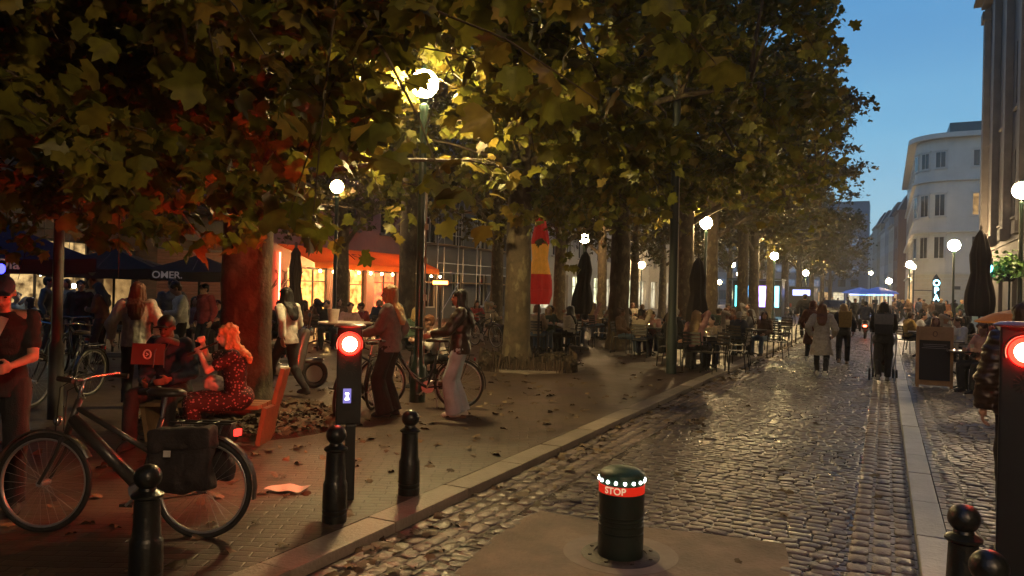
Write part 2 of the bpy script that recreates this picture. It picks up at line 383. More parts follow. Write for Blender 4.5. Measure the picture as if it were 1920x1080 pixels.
for i in range(8):
    a = i * math.pi / 4 + .2; MB().cyl((.215 * math.cos(a), .215 * math.sin(a), .010), (.215 * math.cos(a), .215 * math.sin(a), .022), .014, n=6).build('bolt', MATS['rusty_cast'], rb)
sigm = mk('signal_housing', (.008, .009, .009), .5, var=.25, scale=5, bump=.05, coat=.0)
redl = glow('red_lens', (1, .0012, .0006), 60.0)
redc = glow('red_core', (1, .35, .18), 30)
def signal(px, Y, top, lens, w, low, label, pxl=None, rzoff=0.0):
    g = GX(px, Y); az = math.atan2(g.x, g.y)
    t = thing('signal_column', label, 'traffic signal', g, -az + rzoff)
    if low: MB().box((.02, .06, .3), (w * .42, .13, .60), bev=.012).build('lower_post', sigm, t)
    MB().box((0, .09, (.6 if low else 0) / 2 + (top - .03) / 2), (w, .2, (top - .03) - (.6 if low else 0)), bev=.015).build('housing', sigm, t)
    MB().lathe([(0, 0), (w * .64, 0), (w * .66, .012), (w * .5, .03), (0, .034)], 28, (0, .09, top - .03)).build('cap', mk('signal_cap', (.30, .10, .08), .4, var=.1), t, auto=50)
    m = MB(); n = 28
    for i in range(n):
        pass
    m.tube([(.105 * math.cos(a), -.055, lens + .105 * math.sin(a)) for a in [R(-20 + 220 * i / 16) for i in range(17)]], .008, 6)
    m.build('lens_hood', sigm, t)
    q = MB(); q.cyl((0, -.008, lens), (0, -.026, lens), .088, .082, 32); q.build('red_lens', redl, t)
    q = MB(); q.ell((0, -.03, lens), .058, .016, .058, n=24); q.build('lamp', redc, t, smooth=True)
    # added red light and hood at the back, put in to redden the trunk
    q = MB(); q.cyl((-.02, .185, lens), (-.02 - .030, .185 + .021, lens), .072, .070, 24); q.build('added_back_hood', sigm, t); q = MB(); q.cyl((-.0515, .2070, lens), (-.054, .2088, lens), .066, .066, 24); q.build('red_lens', (glow('red_fill_back', (1, .03, .008), 1000) if low else glow('red_fill_weak', (1, .02, .006), 6)), t)
    m = MB()
    for i in range(16):
        a = i * math.pi / 8; m.cyl((.03 * math.cos(a), -.012, lens - .19 + .03 * math.sin(a)), (.062 * math.cos(a), -.012, lens - .19 + .062 * math.sin(a)), .004, n=6)
    m.build('speaker_grille', sigm, t)
    return t
sg = signal(657, 5.86, 1.40, 1.24, .195, True, 'black signal column with glowing red lamp and small lit panel, left of the street')
MB().box((-.012, -.014, .83), (.062, .006, .115), bev=.002).build('panel', glow('panel_blue', (.12, .10, .28), 1.0), sg)
q = MB(); zz = .83
q.prism([(-.03, -.02), (.006, -.02), (-.012, -.019)], zz - .03, zz - .028)
q.box((-.012, -.019, zz + .018), (.026, .004, .012)); q.box((-.012, -.019, zz + .002), (.012, .004, .02)); q.box((-.012, -.019, zz - .020), (.028, .004, .014))
q.build('pictogram', glow('picto_white', (.75, .7, 1), 7), sg)
sg2 = signal(1925, 4.35, 1.575, 1.40, .26, False, 'tall black signal column with glowing red lamp cut by the right edge')

# ------------------------------------------------------------------ street lamps
warm = glow('lamp_globe_glow', (1, .72, .30), 340)
warm2 = glow('lamp_globe_far', (1, .64, .28), 70)
warmR = glow('lamp_globe_right', (1, .70, .36), 190)
def lamp(x, y, H=4.75, mat=None, label='', r=.20, group='round globe street lamps'):
    t = thing('street_lamp', label, 'street lamp', (x, y, 0), 0, group)
    MB().lathe([(0, 0), (.12, 0), (.12, .5), (.10, .55), (.075, .62), (.062, .9), (.055, H - .5), (.06, H - .42), (.075, H - .35), (.05, H - .3), (.085, H - r - .02), (0, H - r - .02)], 18).build('pole', iron2, t, auto=40)
    m = MB(); m.ell((0, 0, H), r, r, r, n=22); m.build('globe', mat or warm, t, smooth=True)
    MB().lathe([(0, H + r - .012), (.07, H + r - .012), (.05, H + r + .03), (.015, H + r + .08), (0, H + r + .085)], 14).build('finial', iron2, t)
    return t
def lampat(px, py, Y=None, H=4.75, **k):
    if Y is None:
        d = ray(px, py); kk = (H - CAM_H) / d.z; x, y = d.x * kk, d.y * kk
    else: q = D(px, py, Y); x, y, H = q.x, q.y, q.z
    return lamp(x, y, H, **k)
L0 = lampat(796, 157, 11.0, mat=warm, label='largest globe lamp of the square shining through leaves above the woman in pale jeans', r=.205)
cz = MB(); cz.tube([(.085, -.03, .2), (.08, -.03, 1.6), (.078, -.03, 3.3)], .012, 6)
for z in (1.55, 2.1, 2.6): cz.box((.085, -.035, z), (.05, .05, .09))
cz.build('cable_conduit', mk('conduit', (.4, .38, .33), .5), L0)
lampat(632, 350, 22.7, mat=warm2, label='globe lamp behind the red-lit cafe awning, beside the thick left tree')
lampat(1096, 448, 36, mat=warm2, label='globe lamp right above the leaning dark folded parasol', r=.24)
lampat(1324, 418, 29, mat=glow('lamp_globe_lane', (1, .68, .30), 190), label='bright globe lamp wrapped in yellow leaves above the tallest black folded parasol', r=.23)
lampat(1203, 497, 72, mat=warm2, label='small distant globe lamp in front of the pale shopfronts', r=.34)
lampat(1373, 496, 74, mat=warm2, label='higher of the two close distant lamps, left of the double trunk', r=.28)
lampat(1386, 514, 92, mat=warm2, label='lower of the two close distant lamps, left of the double trunk', r=.30)
lampat(1349, 529, 120, mat=warm2, label='tiny distant lamp low between the folded parasol and the double trunk', r=.34)
lampat(1452, 480, 48, mat=warm, label='lamp with leaves lit beneath it, right of the double trunk', r=.24)
lampat(1440, 526, 100, mat=warm2, label='higher of two tiny lamps just right of the double trunk', r=.28)
lampat(1437, 540, 128, mat=warm2, label='lower of two tiny lamps just right of the double trunk', r=.34)
lampat(1511, 512, 76, mat=warm, label='distant lamp above the man in black at the tree row end', r=.28)
lampat(1916, 357, 20.7, mat=warmR, label='very bright lamp against the dark building at the right edge', r=.23)
lampat(1789, 460, 40.0, mat=warmR, label='globe lamp before the pale corner building, left of the big folded parasol', r=.30)
lampat(1706, 496, 56, mat=warmR, label='globe lamp second from the pale corner building, above the distant crowd', r=.25)
lampat(1667, 527, 90, mat=warmR, label='smallest right-hand lamp, over the blue market stalls', r=.32)
lampat(1633, 512, 110, mat=warm2, label='upper distant lamp at the street end over the stalls', r=.26)
# the next lamp of the right row stands just behind the viewer, it lights the foreground
pb = ST(-2.6, 3.3); lamp(pb.x, pb.y, 4.75, glow('lamp_globe_near', (1, .66, .36), 300), 'globe lamp of the right-hand row standing behind the viewer')
pb = ST(-3.0, -8.5); lamp(pb.x, pb.y, 4.75, glow('lamp_globe_added', (1, .70, .38), 150), 'globe lamp on the plaza behind the viewer')  # extra unseen lamp, added to brighten the leaves at upper left
# camera mast and other posts
g = G(1258, 700); cmst = thing('camera_mast', 'tall grey-green mast with a small white dome camera, left of the cafe tables', 'post', g)
MB().lathe([(0, 0), (.115, 0), (.112, 1.0), (.095, 1.1), (.085, 4.5), (.07, 9), (0, 9)], 24).build('pole', mk('mast_paint', (.022, .034, .030), .5, var=.2, scale=3, bump=.06), cmst, auto=40)
hz = D(1270, 295, g.y).z
m = MB(); m.tube([(.07, -.02, hz + .10), (.15, -.05, hz + .12), (.19, -.07, hz + .06)], .014, 8); m.build('bracket', iron2, cmst)
m = MB(); m.ell((.10, -.10, hz), .075, .075, .08, n=16); m.box((.10, -.09, hz + .07), (.12, .12, .05), bev=.01); m.build('dome_camera', mk('white_plastic', (.65, .66, .66), .35, var=.08), cmst, smooth=True)
m = MB(); m.cyl((.085, -.07, 1.2), (.075, -.06, hz), .011, n=8); m.build('cable_conduit', MATS['conduit'], cmst)
p = GX(107, 9.0); t = thing('slim_post', 'slim grey post rising from behind the bicycles at the far left', 'post', p)
MB().lathe([(0, 0), (.085, 0), (.085, .9), (.06, .95), (.058, 4.6), (0, 4.6)], 16).build('pole', mk('post_grey', (.07, .065, .06), .5, var=.2), t, auto=40)
m = MB(); m.box((0, 0, 4.64), (.16, .16, .08), bev=.02); m.build('cap', MATS['post_grey'], t)

# ------------------------------------------------------------------ buildings
glassd = mk('dark_glass', (.012, .014, .018), .08, var=.2, spec=.6)
litw = lit_room('warm_window', (.25, .12, .03), (1, .62, .22), 2.4)
litk = lit_room('kitchen_window', (.45, .5, .25), (1, .95, .6), 2.6)
litdim = lit_room('dim_window', (.12, .06, .02), (.6, .35, .12), 1.4)
fr_w = mk('white_frame', (.5, .48, .45), .5, var=.1); fr_d = mk('dark_frame', (.03, .03, .035), .45, var=.2)
def building(name, label, origin, rz, L, H, D_, wallm, wins, cornice=.35, roofm=None, trim=None, bands=(), frame=None, group=None, roof='flat'):
    """origin: the facade's left-bottom end, local x along it, -y outward. wins: (x0,x1,z0,z1,pane material or None, mullions)"""
    t = thing(name, label, 'building', origin, rz, group)
    m = MB(); bm = m.bm
    xs = sorted({0, L} | {w[0] for w in wins} | {w[1] for w in wins}); zs = sorted({0, H} | {w[2] for w in wins} | {w[3] for w in wins})
    vc = {}
    def vt(x, y, z):
        k = (round(x, 4), round(y, 4), round(z, 4))
        if k not in vc: vc[k] = bm.verts.new(k)
        return vc[k]
    for xa, xb in zip(xs, xs[1:]):
        for za, zb in zip(zs, zs[1:]):
            cx, cz = (xa + xb) / 2, (za + zb) / 2
            if any(w[0] < cx < w[1] and w[2] < cz < w[3] for w in wins): continue
            bm.faces.new((vt(xa, 0, za), vt(xb, 0, za), vt(xb, 0, zb), vt(xa, 0, zb)))
    dp = .28
    for w_ in wins:
        x0, x1, z0, z1 = w_[:4]
        for a, b_ in (((x0, z0), (x1, z0)), ((x1, z0), (x1, z1)), ((x1, z1), (x0, z1)), ((x0, z1), (x0, z0))):
            bm.faces.new((vt(a[0], 0, a[1]), vt(b_[0], 0, b_[1]), vt(b_[0], dp, b_[1]), vt(a[0], dp, a[1])))
    for q in (((0, 0, 0), (0, 0, H), (0, D_, H), (0, D_, 0)), ((L, 0, 0), (L, D_, 0), (L, D_, H), (L, 0, H)), ((0, D_, 0), (0, D_, H), (L, D_, H), (L, D_, 0))):
        bm.faces.new([vt(*p) for p in q])
    bm.faces.new([vt(*p) for p in ((0, 0, H), (L, 0, H), (L, D_, H), (0, D_, H))])
    m.build('wall', wallm, t)
    for w_ in wins:
        x0, x1, z0, z1 = w_[:4]; pm = w_[4] or glassd; nx = w_[5] if len(w_) > 5 else 1; f = MB(); fw = .07
        y = dp - .07
        f.box(((x0 + x1) / 2, y, z0 + fw / 2 + .002), (x1 - x0 - .006, .08, fw)); f.box(((x0 + x1) / 2, y, z1 - fw / 2 - .002), (x1 - x0 - .006, .08, fw))
        for xx in (x0 + fw / 2 + .003, x1 - fw / 2 - .003): f.box((xx, y, (z0 + z1) / 2), (fw, .08, z1 - z0 - 2 * fw - .006))
        for j in range(1, nx + 1):
            xx = x0 + (x1 - x0) * j / (nx + 1); f.box((xx, y, (z0 + z1) / 2), (.05, .07, z1 - z0 - 2 * fw - .006))
        if z1 - z0 > 1.5: f.box(((x0 + x1) / 2, y + .004, z0 + (z1 - z0) * .7), (x1 - x0 - 2 * fw - .006, .06, .045))
        fo = f.build('window', frame or fr_w, t)
        MB().box(((x0 + x1) / 2, dp - .012, (z0 + z1) / 2), (x1 - x0 - .002, .02, z1 - z0 - .002)).build('pane', pm, fo)
    tr = trim or wallm
    if cornice:
        c_ = MB(); c_.box((L / 2, -cornice / 2 + .05, H - .10), (L + .02, cornice + .1, .16)); c_.box((L / 2, -cornice / 4 + .03, H - .27), (L + .01, cornice / 2 + .1, .16)); c_.build('cornice', tr, t)
    for zb in bands:
        MB().box((L / 2, -.045, zb), (L + .01, .10, .16)).build('band', tr, t)
    if len(wins):
        s_ = MB(); kk = 0
        for w_ in wins:
            if w_[2] > 3.2: s_.box(((w_[0] + w_[1]) / 2, -.05, w_[2] - .06), (w_[1] - w_[0] + .2, .16, .09)); kk += 1
        if kk: s_.build('sills', tr, t)
    if roof == 'mansard':
        r_ = MB(); r_.prism([(0, 0), (L, 0), (L, D_), (0, D_)], 0, 1); bm = r_.bm
        for v in bm.verts:
            if v.co.z > .5: v.co.z = H + 2.6; v.co.y = 1.3 if v.co.y < D_ / 2 else D_ - 1.3
            else: v.co.z = H + .01
        r_.build('roof', roofm or fr_d, t)
    return t
def grid(L, floors, w=1.1, h=1.9, z0=4.3, dz=3.5, step=2.4, lit=None, x0=.9, prob=.1, nx=1):
    out = []; k = 0; n = max(1, int((L - x0 * 2 + step - w) / step)); off = (L - (n - 1) * step) / 2
    for f in range(floors):
        for i in range(n):
            x = off + i * step; pm = (random.choice(lit) if lit and random.random() < prob else None)
            out.append((x - w / 2, x + w / 2, z0 + f * dz, z0 + f * dz + h, pm, nx))
    return out
brick_d = setts('brick_wall_dark', (.10, .05, .038), (.07, .038, .03), (.08, .06, .05), .24, .085, .012, (.7, .9), .3, .004)
def wallbrick(name, c1, c2, mort):
    m = setts(name, c1, c2, mort, .26, .09, .012, (.7, .9), .35, .004)
    mp = [n for n in m.node_tree.nodes if n.type == 'MAPPING'][0]; mp.inputs['Rotation'].default_value = (R(-90), 0, 0); return m
brick_d = wallbrick('facade_brick_dark', (.10, .05, .038), (.06, .034, .028), (.07, .055, .045))
plast_p = mk('plaster_rose', (.20, .12, .13), .85, var=.2, scale=.8, bump=.15, bscale=20)
plast_g = mk('plaster_grey', (.10, .105, .12), .85, var=.25, scale=.7, bump=.15, bscale=20)
stone_p = mk('pale_stone', (.42, .38, .31), .8, var=.18, scale=.7, bump=.2, bscale=14)
stone_w = mk('white_stone', (.52, .50, .45), .75, var=.14, scale=.5, bump=.15, bscale=12)
stone_d = mk('dark_stone', (.105, .09, .08), .8, var=.3, scale=.9, bump=.3, bscale=10)
slate = mk('slate', (.05, .055, .065), .55, var=.3, scale=4, bump=.2)
zinc = mk('green_zinc', (.05, .10, .10), .5, var=.2)
TF = -22.0
def left_b(s0, s1, **k): return building(origin=ST(s0, TF), rz=AU, L=s1 - s0, **k)
random.seed(11)
litb = lit_room('bar_window', (.06, .03, .01), (.85, .55, .22), 1.7, 2.2)
# A: bar with fascia, shutter and umbrellas
wA = [(10.2, 12.6, .3, 2.9, litb, 2), (7.6, 9.8, .3, 2.9, litb, 2), (5.2, 7.0, .3, 2.9, litdim, 1), (13.0, 14.2, .05, 2.7, litdim, 0), (14.9, 19.6, .05, 2.9, mk('roller_shutter', (.16, .07, .06), .5, var=.2), 0), (1.2, 4.4, .3, 2.9, litk, 2)] + \
     [(x, x + 1.2, z, z + 2.0, None, 1) for z in (5.6, 9.1, 12.4) for x in (1.5, 4.6, 7.7, 10.8, 13.9, 17.0)]
bA = left_b(2, 22, name='bar_building', label='dark brick bar building with lettered fascia and roller shutter at the far left', H=15, D_=10, wallm=brick_d, wins=wA, trim=stone_d, frame=fr_d)
m = MB(); m.box((10, -.12, 3.55), (15.5, .18, .75)); m.build('fascia', mk('fascia_dark', (.03, .022, .02), .5, var=.3), bA)
sign_text('URBAN', .62, mk('fascia_letters', (.30, .22, .18), .6), bA, (11.5, -.23, 3.55), name='fascia_lettering')
m = MB()
for i in range(22): m.box((17.25, .17, .2 + i * .122), (4.55, .03, .095), rx=R(18))
m.build('roller_shutter_slats', mk('shutter_slat', (.22, .10, .085), .45, var=.2), bA)
m = MB(); m.prism([(3, -1.5), (19, -1.5), (19, -.02), (3, -.02)], 4.15, 4.35); m.build('canopy', mk('canopy_dark', (.02, .016, .02), .6), bA)
m = MB(); m.box((9.0, -1.46, 4.75), (9.5, .06, .8)); m.build('banner', mk('banner_black', (.012, .011, .012), .7), bA)
m = MB(); random.seed(5)
for cx in (6.6, 11.4):
    for r_ in range(6):
        x = cx - 1.3 + random.uniform(0, .3)
        while x < cx + 1.2:
            l = random.uniform(.15, .6); m.box((x + l / 2, -1.50, 5.06 - r_ * .115), (l, .012, .045)); x += l + .07
m.build('banner_lines', mk('banner_print', (.55, .5, .38), .6), bA)
m = MB(); m.box((16.5, -.05, 4.95), (5, .06, 1.1)); m.build('upper_panel', mk('lilac_panel', (.34, .22, .30), .7, var=.15), bA)
# B: cafe with the lit orange awning
wB = [(1.0, 3.6, .5, 2.45, lit_room('cafe_window', (.5, .08, .01), (1, .45, .10), 5.5, 2.2), 2), (4.2, 6.2, .05, 2.5, MATS['cafe_window'], 1), (6.8, 8.8, .6, 2.45, lit_room('cafe_red', (.7, .04, .02), (1, .2, .05), 4.5, 2.0), 1)] + \
     [(x, x + 1.2, z, z + 2.1, None, 1) for z in (4.3, 7.9, 11.3) for x in (1.4, 4.3, 7.2)]
bB = left_b(22.02, 32, name='cafe_building', label='rose plastered cafe building with lit orange awning', H=14, D_=10, wallm=plast_p, wins=wB, trim=plast_g, frame=fr_d)
aw = MB(); bm = aw.bm; A0, A1 = .4, 9.4
pr = [(-.02, 3.35), (-1.0, 3.0), (-2.0, 2.62), (-2.02, 2.38), (-2.0, 2.38), (-1.98, 2.58), (-.98, 2.96), (-.02, 3.31)]
va = [bm.verts.new((A0, y, z)) for y, z in pr]; vb = [bm.verts.new((A1, y, z)) for y, z in pr]
for i in range(len(pr)): bm.faces.new((va[i], va[(i + 1) % 8], vb[(i + 1) % 8], vb[i]))
bm.faces.new(va[::-1]); bm.faces.new(vb)
awm = mk('awning_orange', (.85, .30, .05), .7, var=.15, scale=2)
nt = awm.node_tree; tl = nt.nodes.new('ShaderNodeBsdfTranslucent'); tl.inputs[0].default_value = (.95, .4, .08, 1); mxs = nt.nodes.new('ShaderNodeMixShader'); mxs.inputs[0].default_value = .5
o_ = [n for n in nt.nodes if n.type == 'OUTPUT_MATERIAL'][0]; nt.links.new(nt.nodes['Principled BSDF'].outputs[0], mxs.inputs[1]); nt.links.new(tl.outputs[0], mxs.inputs[2]); nt.links.new(mxs.outputs[0], o_.inputs[0])
awo = aw.build('awning', awm, bB)
m = MB(); me = text_mesh('CAFE', .62, .006, 'awning_lettering', .012); me.transform(Matrix.Rotation(R(21), 4, 'X'))
link('awning_lettering', me, mk('awning_ink', (.30, .06, .02), .7), bB, (4.6, -1.05, 3.025))
m = MB(); m.tube([(0.4 + i * .5, -2.06, 2.30 + (.05 if i % 2 else 0)) for i in range(20)], .008, 5); fs = m.build('festoon_cable', fr_d, bB)
for i in range(12):
    m = MB(); m.ell((.6 + i * .8, -2.08, 2.26), .055, .055, .065, n=10); m.build('bulb', glow('bulb', (1, .62, .22), 38), bB, smooth=True)
for x, c_ in ((2.5, (1, .55, .15)), (6.8, (1, .42, .12))):
    ld = bpy.data.lights.new('awning_light', 'POINT'); ld.energy = 260; ld.color = c_; ld.shadow_soft_size = .12
    lo = bpy.data.objects.new('awning_light', ld); C.objects.link(lo); lo.location = (x, -1.1, 2.5); lo.parent = bB
graf = MB(); random.seed(9)
for k_ in range(5):
    x = -1.0 + k_ * .35; graf.tube([(x + .22 * math.sin(a * 2.1 + k_), -.02, 1.9 + .38 * math.cos(a * 1.3 + k_)) for a in [q * .5 for q in range(10)]], .018, 5)
bBg = MB(); 
graf.build('graffiti', mk('graffiti_ink', (.05, .03, .03), .6), bB, (1.3, 0, 0))
m = MB(); m.box((.45, -.1, 1.5), (.05, .05, 3.0)); m.build('neon_tube', glow('red_neon', (1, .10, .04), 14), bB)
# C: scaffolded building
wC = [(x, x + 1.3, z, z + 2.0, None, 1) for z in (.6, 4.1, 7.6, 11.1) for x in (1.2, 4.0, 6.8, 9.2)]
bC = left_b(32.02, 43, name='scaffolded_building', label='dark blue-grey building wrapped in scaffolding between the cafe and the pale houses', H=15, D_=10, wallm=plast_g, wins=wC, frame=fr_w)
scf = thing('scaffolding', 'metal pipe scaffolding with plank decks on the dark blue-grey facade', 'scaffolding', ST(32.3, TF + .1), AU)
pipe = mk('galvanised', (.35, .36, .38), .4, metal=.7, var=.2); wood = mk('plank', (.28, .19, .11), .8, var=.3, scale=5, bump=.2)
for i in range(6):
    m = MB()
    for y in (-.35, -1.25): m.cyl((i * 2.05, y, 0), (i * 2.05, y, 13), .028, n=8)
    for z in (2, 4, 6, 8, 10, 12): m.cyl((i * 2.05, -.35, z - .04), (i * 2.05, -1.25, z - .04), .022, n=6)
    m.build('standard', pipe, scf)
for z in (2, 4, 6, 8, 10, 12):
    m = MB(); m.box((5.1, -.8, z), (10.4, .78, .045)); m.build('deck', wood, scf)
    m = MB()
    for zz in (z + .5, z + 1.0): m.cyl((-.1, -1.28, zz), (10.4, -1.28, zz), .022, n=6)
    m.build('rail', pipe, scf)
m = MB()
for i in range(0, 5, 2):
    for z in range(0, 12, 4): m.cyl((i * 2.05, -1.31, z + .1), (i * 2.05 + 2.05, -1.31, z + 2), .02, n=6)
m.build('brace', pipe, scf)
# the blocks behind the viewer close the square
wK = [(x, x + 1.2, z, z + 2.0, None, 1) for z in (1.0, 5.0, 9.0, 12.4) for x in (2, 7, 12, 17, 22, 27, 32)]
left_b(-40, 1.98, name='brick_block', label='dark brick block of the square behind the viewer on the left', H=15, D_=10, wallm=brick_d, wins=wK, frame=fr_d)
building(origin=ST(13.98, 5.0), rz=AR, L=50, name='stone_block', label='dark stone block behind the viewer on the right', H=17, D_=12, wallm=stone_d, wins=wK, frame=fr_d)
building(origin=ST(-44, 12), rz=AF + math.pi, L=40, name='end_block', label='grey plastered block closing the street behind the viewer', H=16, D_=10, wallm=plast_g, wins=wK, frame=fr_d)
# D, E, F: pale houses with lit shopfronts
random.seed(21)
def shops(L, panes, step=3.2, w=2.3):
    n = int(L / step); o = (L - n * step) / 2
    return [(o + i * step + .4, o + i * step + .4 + w, .35 if i % 3 else .05, 2.9, panes[i % len(panes)], 1) for i in range(n)]
lcr = lit_room('cream_shop', (.5, .42, .25), (1, .9, .62), 1.5, 1.2)
wD = shops(14.96, [litk, lcr, litdim]) + grid(14.96, 3, lit=[litdim], prob=.12, step=2.6)
left_b(43.02, 58, name='pale_house', label='pale stone house with lit shopfront behind the red and yellow parasol', H=15.5, D_=10, wallm=stone_p, wins=wD, bands=(3.4,), group='pale houses on the far side of the square')
wE = shops(16.96, [litk, lcr, None]) + grid(16.96, 3, lit=[litdim], prob=.12, step=2.6)
left_b(58.02, 75, name='pale_house', label='pale stone house seen behind the leaning dark parasol and trunks', H=16.5, D_=10, wallm=stone_w, wins=wE, bands=(3.4,), group='pale houses on the far side of the square')
wF = shops(29.96, [lcr, litk, lcr, None]) + grid(29.96, 3, lit=[litdim], prob=.12, step=2.8)
left_b(75.02, 105, name='pale_house', label='long pale house left of the grey camera mast, farthest of the square', H=15, D_=10, wallm=stone_p, wins=wF, bands=(3.4,), group='pale houses on the far side of the square')
# end of the square / street
p0 = ST(206, -46)
wG = shops(42, [lcr, None, litk, litdim, lcr], 3.6, 2.6) + grid(42, 5, w=1.8, h=1.8, step=3.0, lit=[lit_room('office', (.1, .16, .3), (.35, .5, .75), .6)], prob=.6)
building('office_building', 'flat-roofed office block closing the far end of the street', p0, AF, 42, 26, 12, mk('office_wall', (.15, .17, .20), .7, var=.1), wG, roofm=None, frame=fr_d)
# right side: big dark building
def right_b(s0, s1, t, **k): return building(origin=ST(s1, t), rz=AR, L=s1 - s0, **k)
random.seed(4)
wH = [(x, x + 1.5, z, z + (3.0 if z > 4 else 2.7), None, 1) for z in (.5, 5.4, 10.2) for x in (1.6, 6.0, 10.4, 14.8, 19.2, 23.6, 28.0, 32.4)]
bH = right_b(14, 49.6, 5.0, name='dark_stone_building', label='tall dark stone building with pilasters at the right edge', H=18.6, D_=14, wallm=stone_d, wins=wH, cornice=.8, bands=(4.4,), frame=fr_d)
for i in range(9):
    m = MB(); m.box((.55 + i * 4.33, -.16, 11.3), (.75, .30, 13.4)); m.box((.55 + i * 4.33, -.22, 4.7), (.95, .40, .5)); m.box((.55 + i * 4.33, -.22, 17.6), (.95, .42, .5)); m.build('pilaster', mk('pilaster_stone', (.15, .13, .115), .8, var=.3, scale=1.2, bump=.25, bscale=9), bH)
# pale corner building with rounded corner
s0, t0, Rr = 88.0, 2.7, 3.3
pc = thing('corner_building', 'pale four-storey corner building with a rounded corner beyond the side street', 'building', ST(s0, t0), AF)
# local x = N (right), local y = U (away)
arc = []
path = [(0.0, 40.0)] + [(Rr - Rr * math.cos(a), Rr - Rr * math.sin(a)) for a in [R(q) for q in range(0, 91, 10)]] + [(15.0, 0.0)]
HB = 18.6
m = MB(); m.prism(path + [(15, 40)], 0, HB); m.build('wall', stone_w, pc)
def ribbon(name, z0, z1, out, mat):
    m = MB(); P = path; k = len(P); nrm = []
    for i in range(k):
        a = V(P[max(0, i - 1)]); b_ = V(P[min(k - 1, i + 1)]); d = (b_ - a).normalized(); nrm.append(V((d.y, -d.x)) if True else None)
    bm = m.bm; L_ = []
    for p_, n_ in zip(P, nrm):
        n_ = -n_ if (V(p_) + n_ - V((8, 20))).length < (V(p_) - V((8, 20))).length else n_
        q_ = V(p_) + n_ * out; q0 = V(p_) - n_ * .05
        L_.append([bm.verts.new((q0.x, q0.y, z0)), bm.verts.new((q_.x, q_.y, z0)), bm.verts.new((q_.x, q_.y, z1)), bm.verts.new((q0.x, q0.y, z1))])
    for A_, B_ in zip(L_, L_[1:]):
        for q in range(4): bm.faces.new((A_[q], A_[(q + 1) % 4], B_[(q + 1) % 4], B_[q]))
    m.build(name, mat, pc)
trimp = mk('trim_stone', (.48, .47, .43), .75, var=.12, scale=1)
ribbon('cornice', 18.3, 18.8, .75, trimp); ribbon('band', 13.9, 14.15, .28, trimp); ribbon('band', 8.6, 8.95, .35, trimp); ribbon('band', 4.3, 4.5, .25, trimp)
for i in range(9): ribbon('rustication', .35 + i * .44, .35 + i * .44 + .36, .05, mk('rusticated', (.50, .46, .38), .8, var=.15, scale=1.2, bump=.2))
m = MB(); m.prism([(3, 1.6), (15, 1.6), (15, 38), (3, 38)], HB + .2, HB + 1.6); m.build('attic', zinc, pc)
def cwin(x, y, rot, w_, z0, z1, pm, label=None):
    f = MB(); f.box((0, 0, (z0 + z1) / 2), (w_, .10, z1 - z0)); o = f.build('window', fr_w, pc, (x, y, 0), rot)
    if pm is litw: o['label'] = 'lit upper window'
    gk = MB()
    for sx_ in (-1, 1): gk.box((sx_ * w_ * .235, -.055, (z0 + z1) / 2), (w_ * .40, .02, z1 - z0 - .14))
    gk.build('pane', pm, o)
    h = MB(); h.box((0, .02, z1 + .12), (w_ + .3, .22, .14)); h.build('lintel', trimp, o); h = MB(); h.box((0, .02, z0 - .08), (w_ + .3, .26, .12)); h.build('sill', trimp, o)
for k_, (z0, z1) in enumerate(((15.3, 17.0), (10.3, 12.6), (5.9, 8.2))):
    for x in (5.6, 8.2, 11.2): cwin(x, -.02, 0, 1.25, z0, z1, litdim if (k_ == 1 and x < 6) else (litw if False else glassd))
    for a in (70, 42, 14):
        aa = R(a); cwin(Rr - (Rr + .02) * math.cos(aa), Rr - (Rr + .02) * math.sin(aa), -(math.pi / 2 - aa), 1.0, z0, z1, glassd)
    for y in (7, 10, 13, 16, 19, 22, 25, 28, 31, 34): cwin(-.02, y, -math.pi / 2, 1.1, z0, z1, glassd)
for x, pm in ((5.7, lit_room('green_shop', (.25, .4, .12), (.8, .95, .5), 2.0, 1.5)), (9.3, litk), (12.3, litk)): cwin(x, -.06, 0, 2.1, .4, 3.4, pm)
for y in (5.5, 9, 12.5, 16, 19.5): cwin(-.06, y, -math.pi / 2, 2.0, .4, 3.4, litw)
m = MB(); m.box((3.75, -.06, 2.9), (.75, .04, .35)); m.build('wall_plaque', fr_d, pc)
# lit vertical blade sign
sp = ST(84.5, 2.2); q = D(1755, 545, 62.0)
sgn = thing('blade_sign', 'vertical black sign with glowing pale blue letters in front of the pale corner building', 'sign', (q.x, q.y, q.z), 0)
m = MB(); m.prism([(-.32, -.05), (.32, -.05), (.32, .05), (-.32, .05)], -.95, .95); m.build('panel', mk('sign_black', (.01, .012, .015), .4), sgn)
m = MB()
for sg_ in (1, -1):
    vs = [m.bm.verts.new((x, y, sg_ * z)) for x, z in ((-.32, .951), (.32, .951), (0, 1.4)) for y in (-.05, .05)]
    m.bm.faces.new((vs[0], vs[2], vs[4])); m.bm.faces.new((vs[1], vs[5], vs[3])); m.bm.faces.new((vs[0], vs[1], vs[3], vs[2])); m.bm.faces.new((vs[2], vs[3], vs[5], vs[4])); m.bm.faces.new((vs[4], vs[5], vs[1], vs[0]))
m.build('tips', MATS['sign_black'], sgn)
cy_ = glow('cyan_letters', (.25, .8, 1), 7)
for i, ch in enumerate('OPA'): sign_text(ch, .72, cy_, sgn, (0, -.065, .62 - i * .62), depth=.01, bold=.01)
m = MB(); m.cyl((-.33, 0, 0), (-1.9, 0, 0), .035, n=8); m.cyl((-1.9, 0, -2.3), (-1.9, 0, 1.8), .06, n=8); m.build('bracket', fr_d, sgn)
sgn.location.z = q.z; 
m = MB(); m.cyl((-1.9, 0, -q.z), (-1.9, 0, -2.3), .07, n=8); m.build('post', fr_d, sgn)
m = MB(); m.ell((-1.9, 0, 1.95), .2, .2, .26, n=10); m.build('lantern', glow('lantern', (1, .85, .55), 3), sgn, smooth=True)
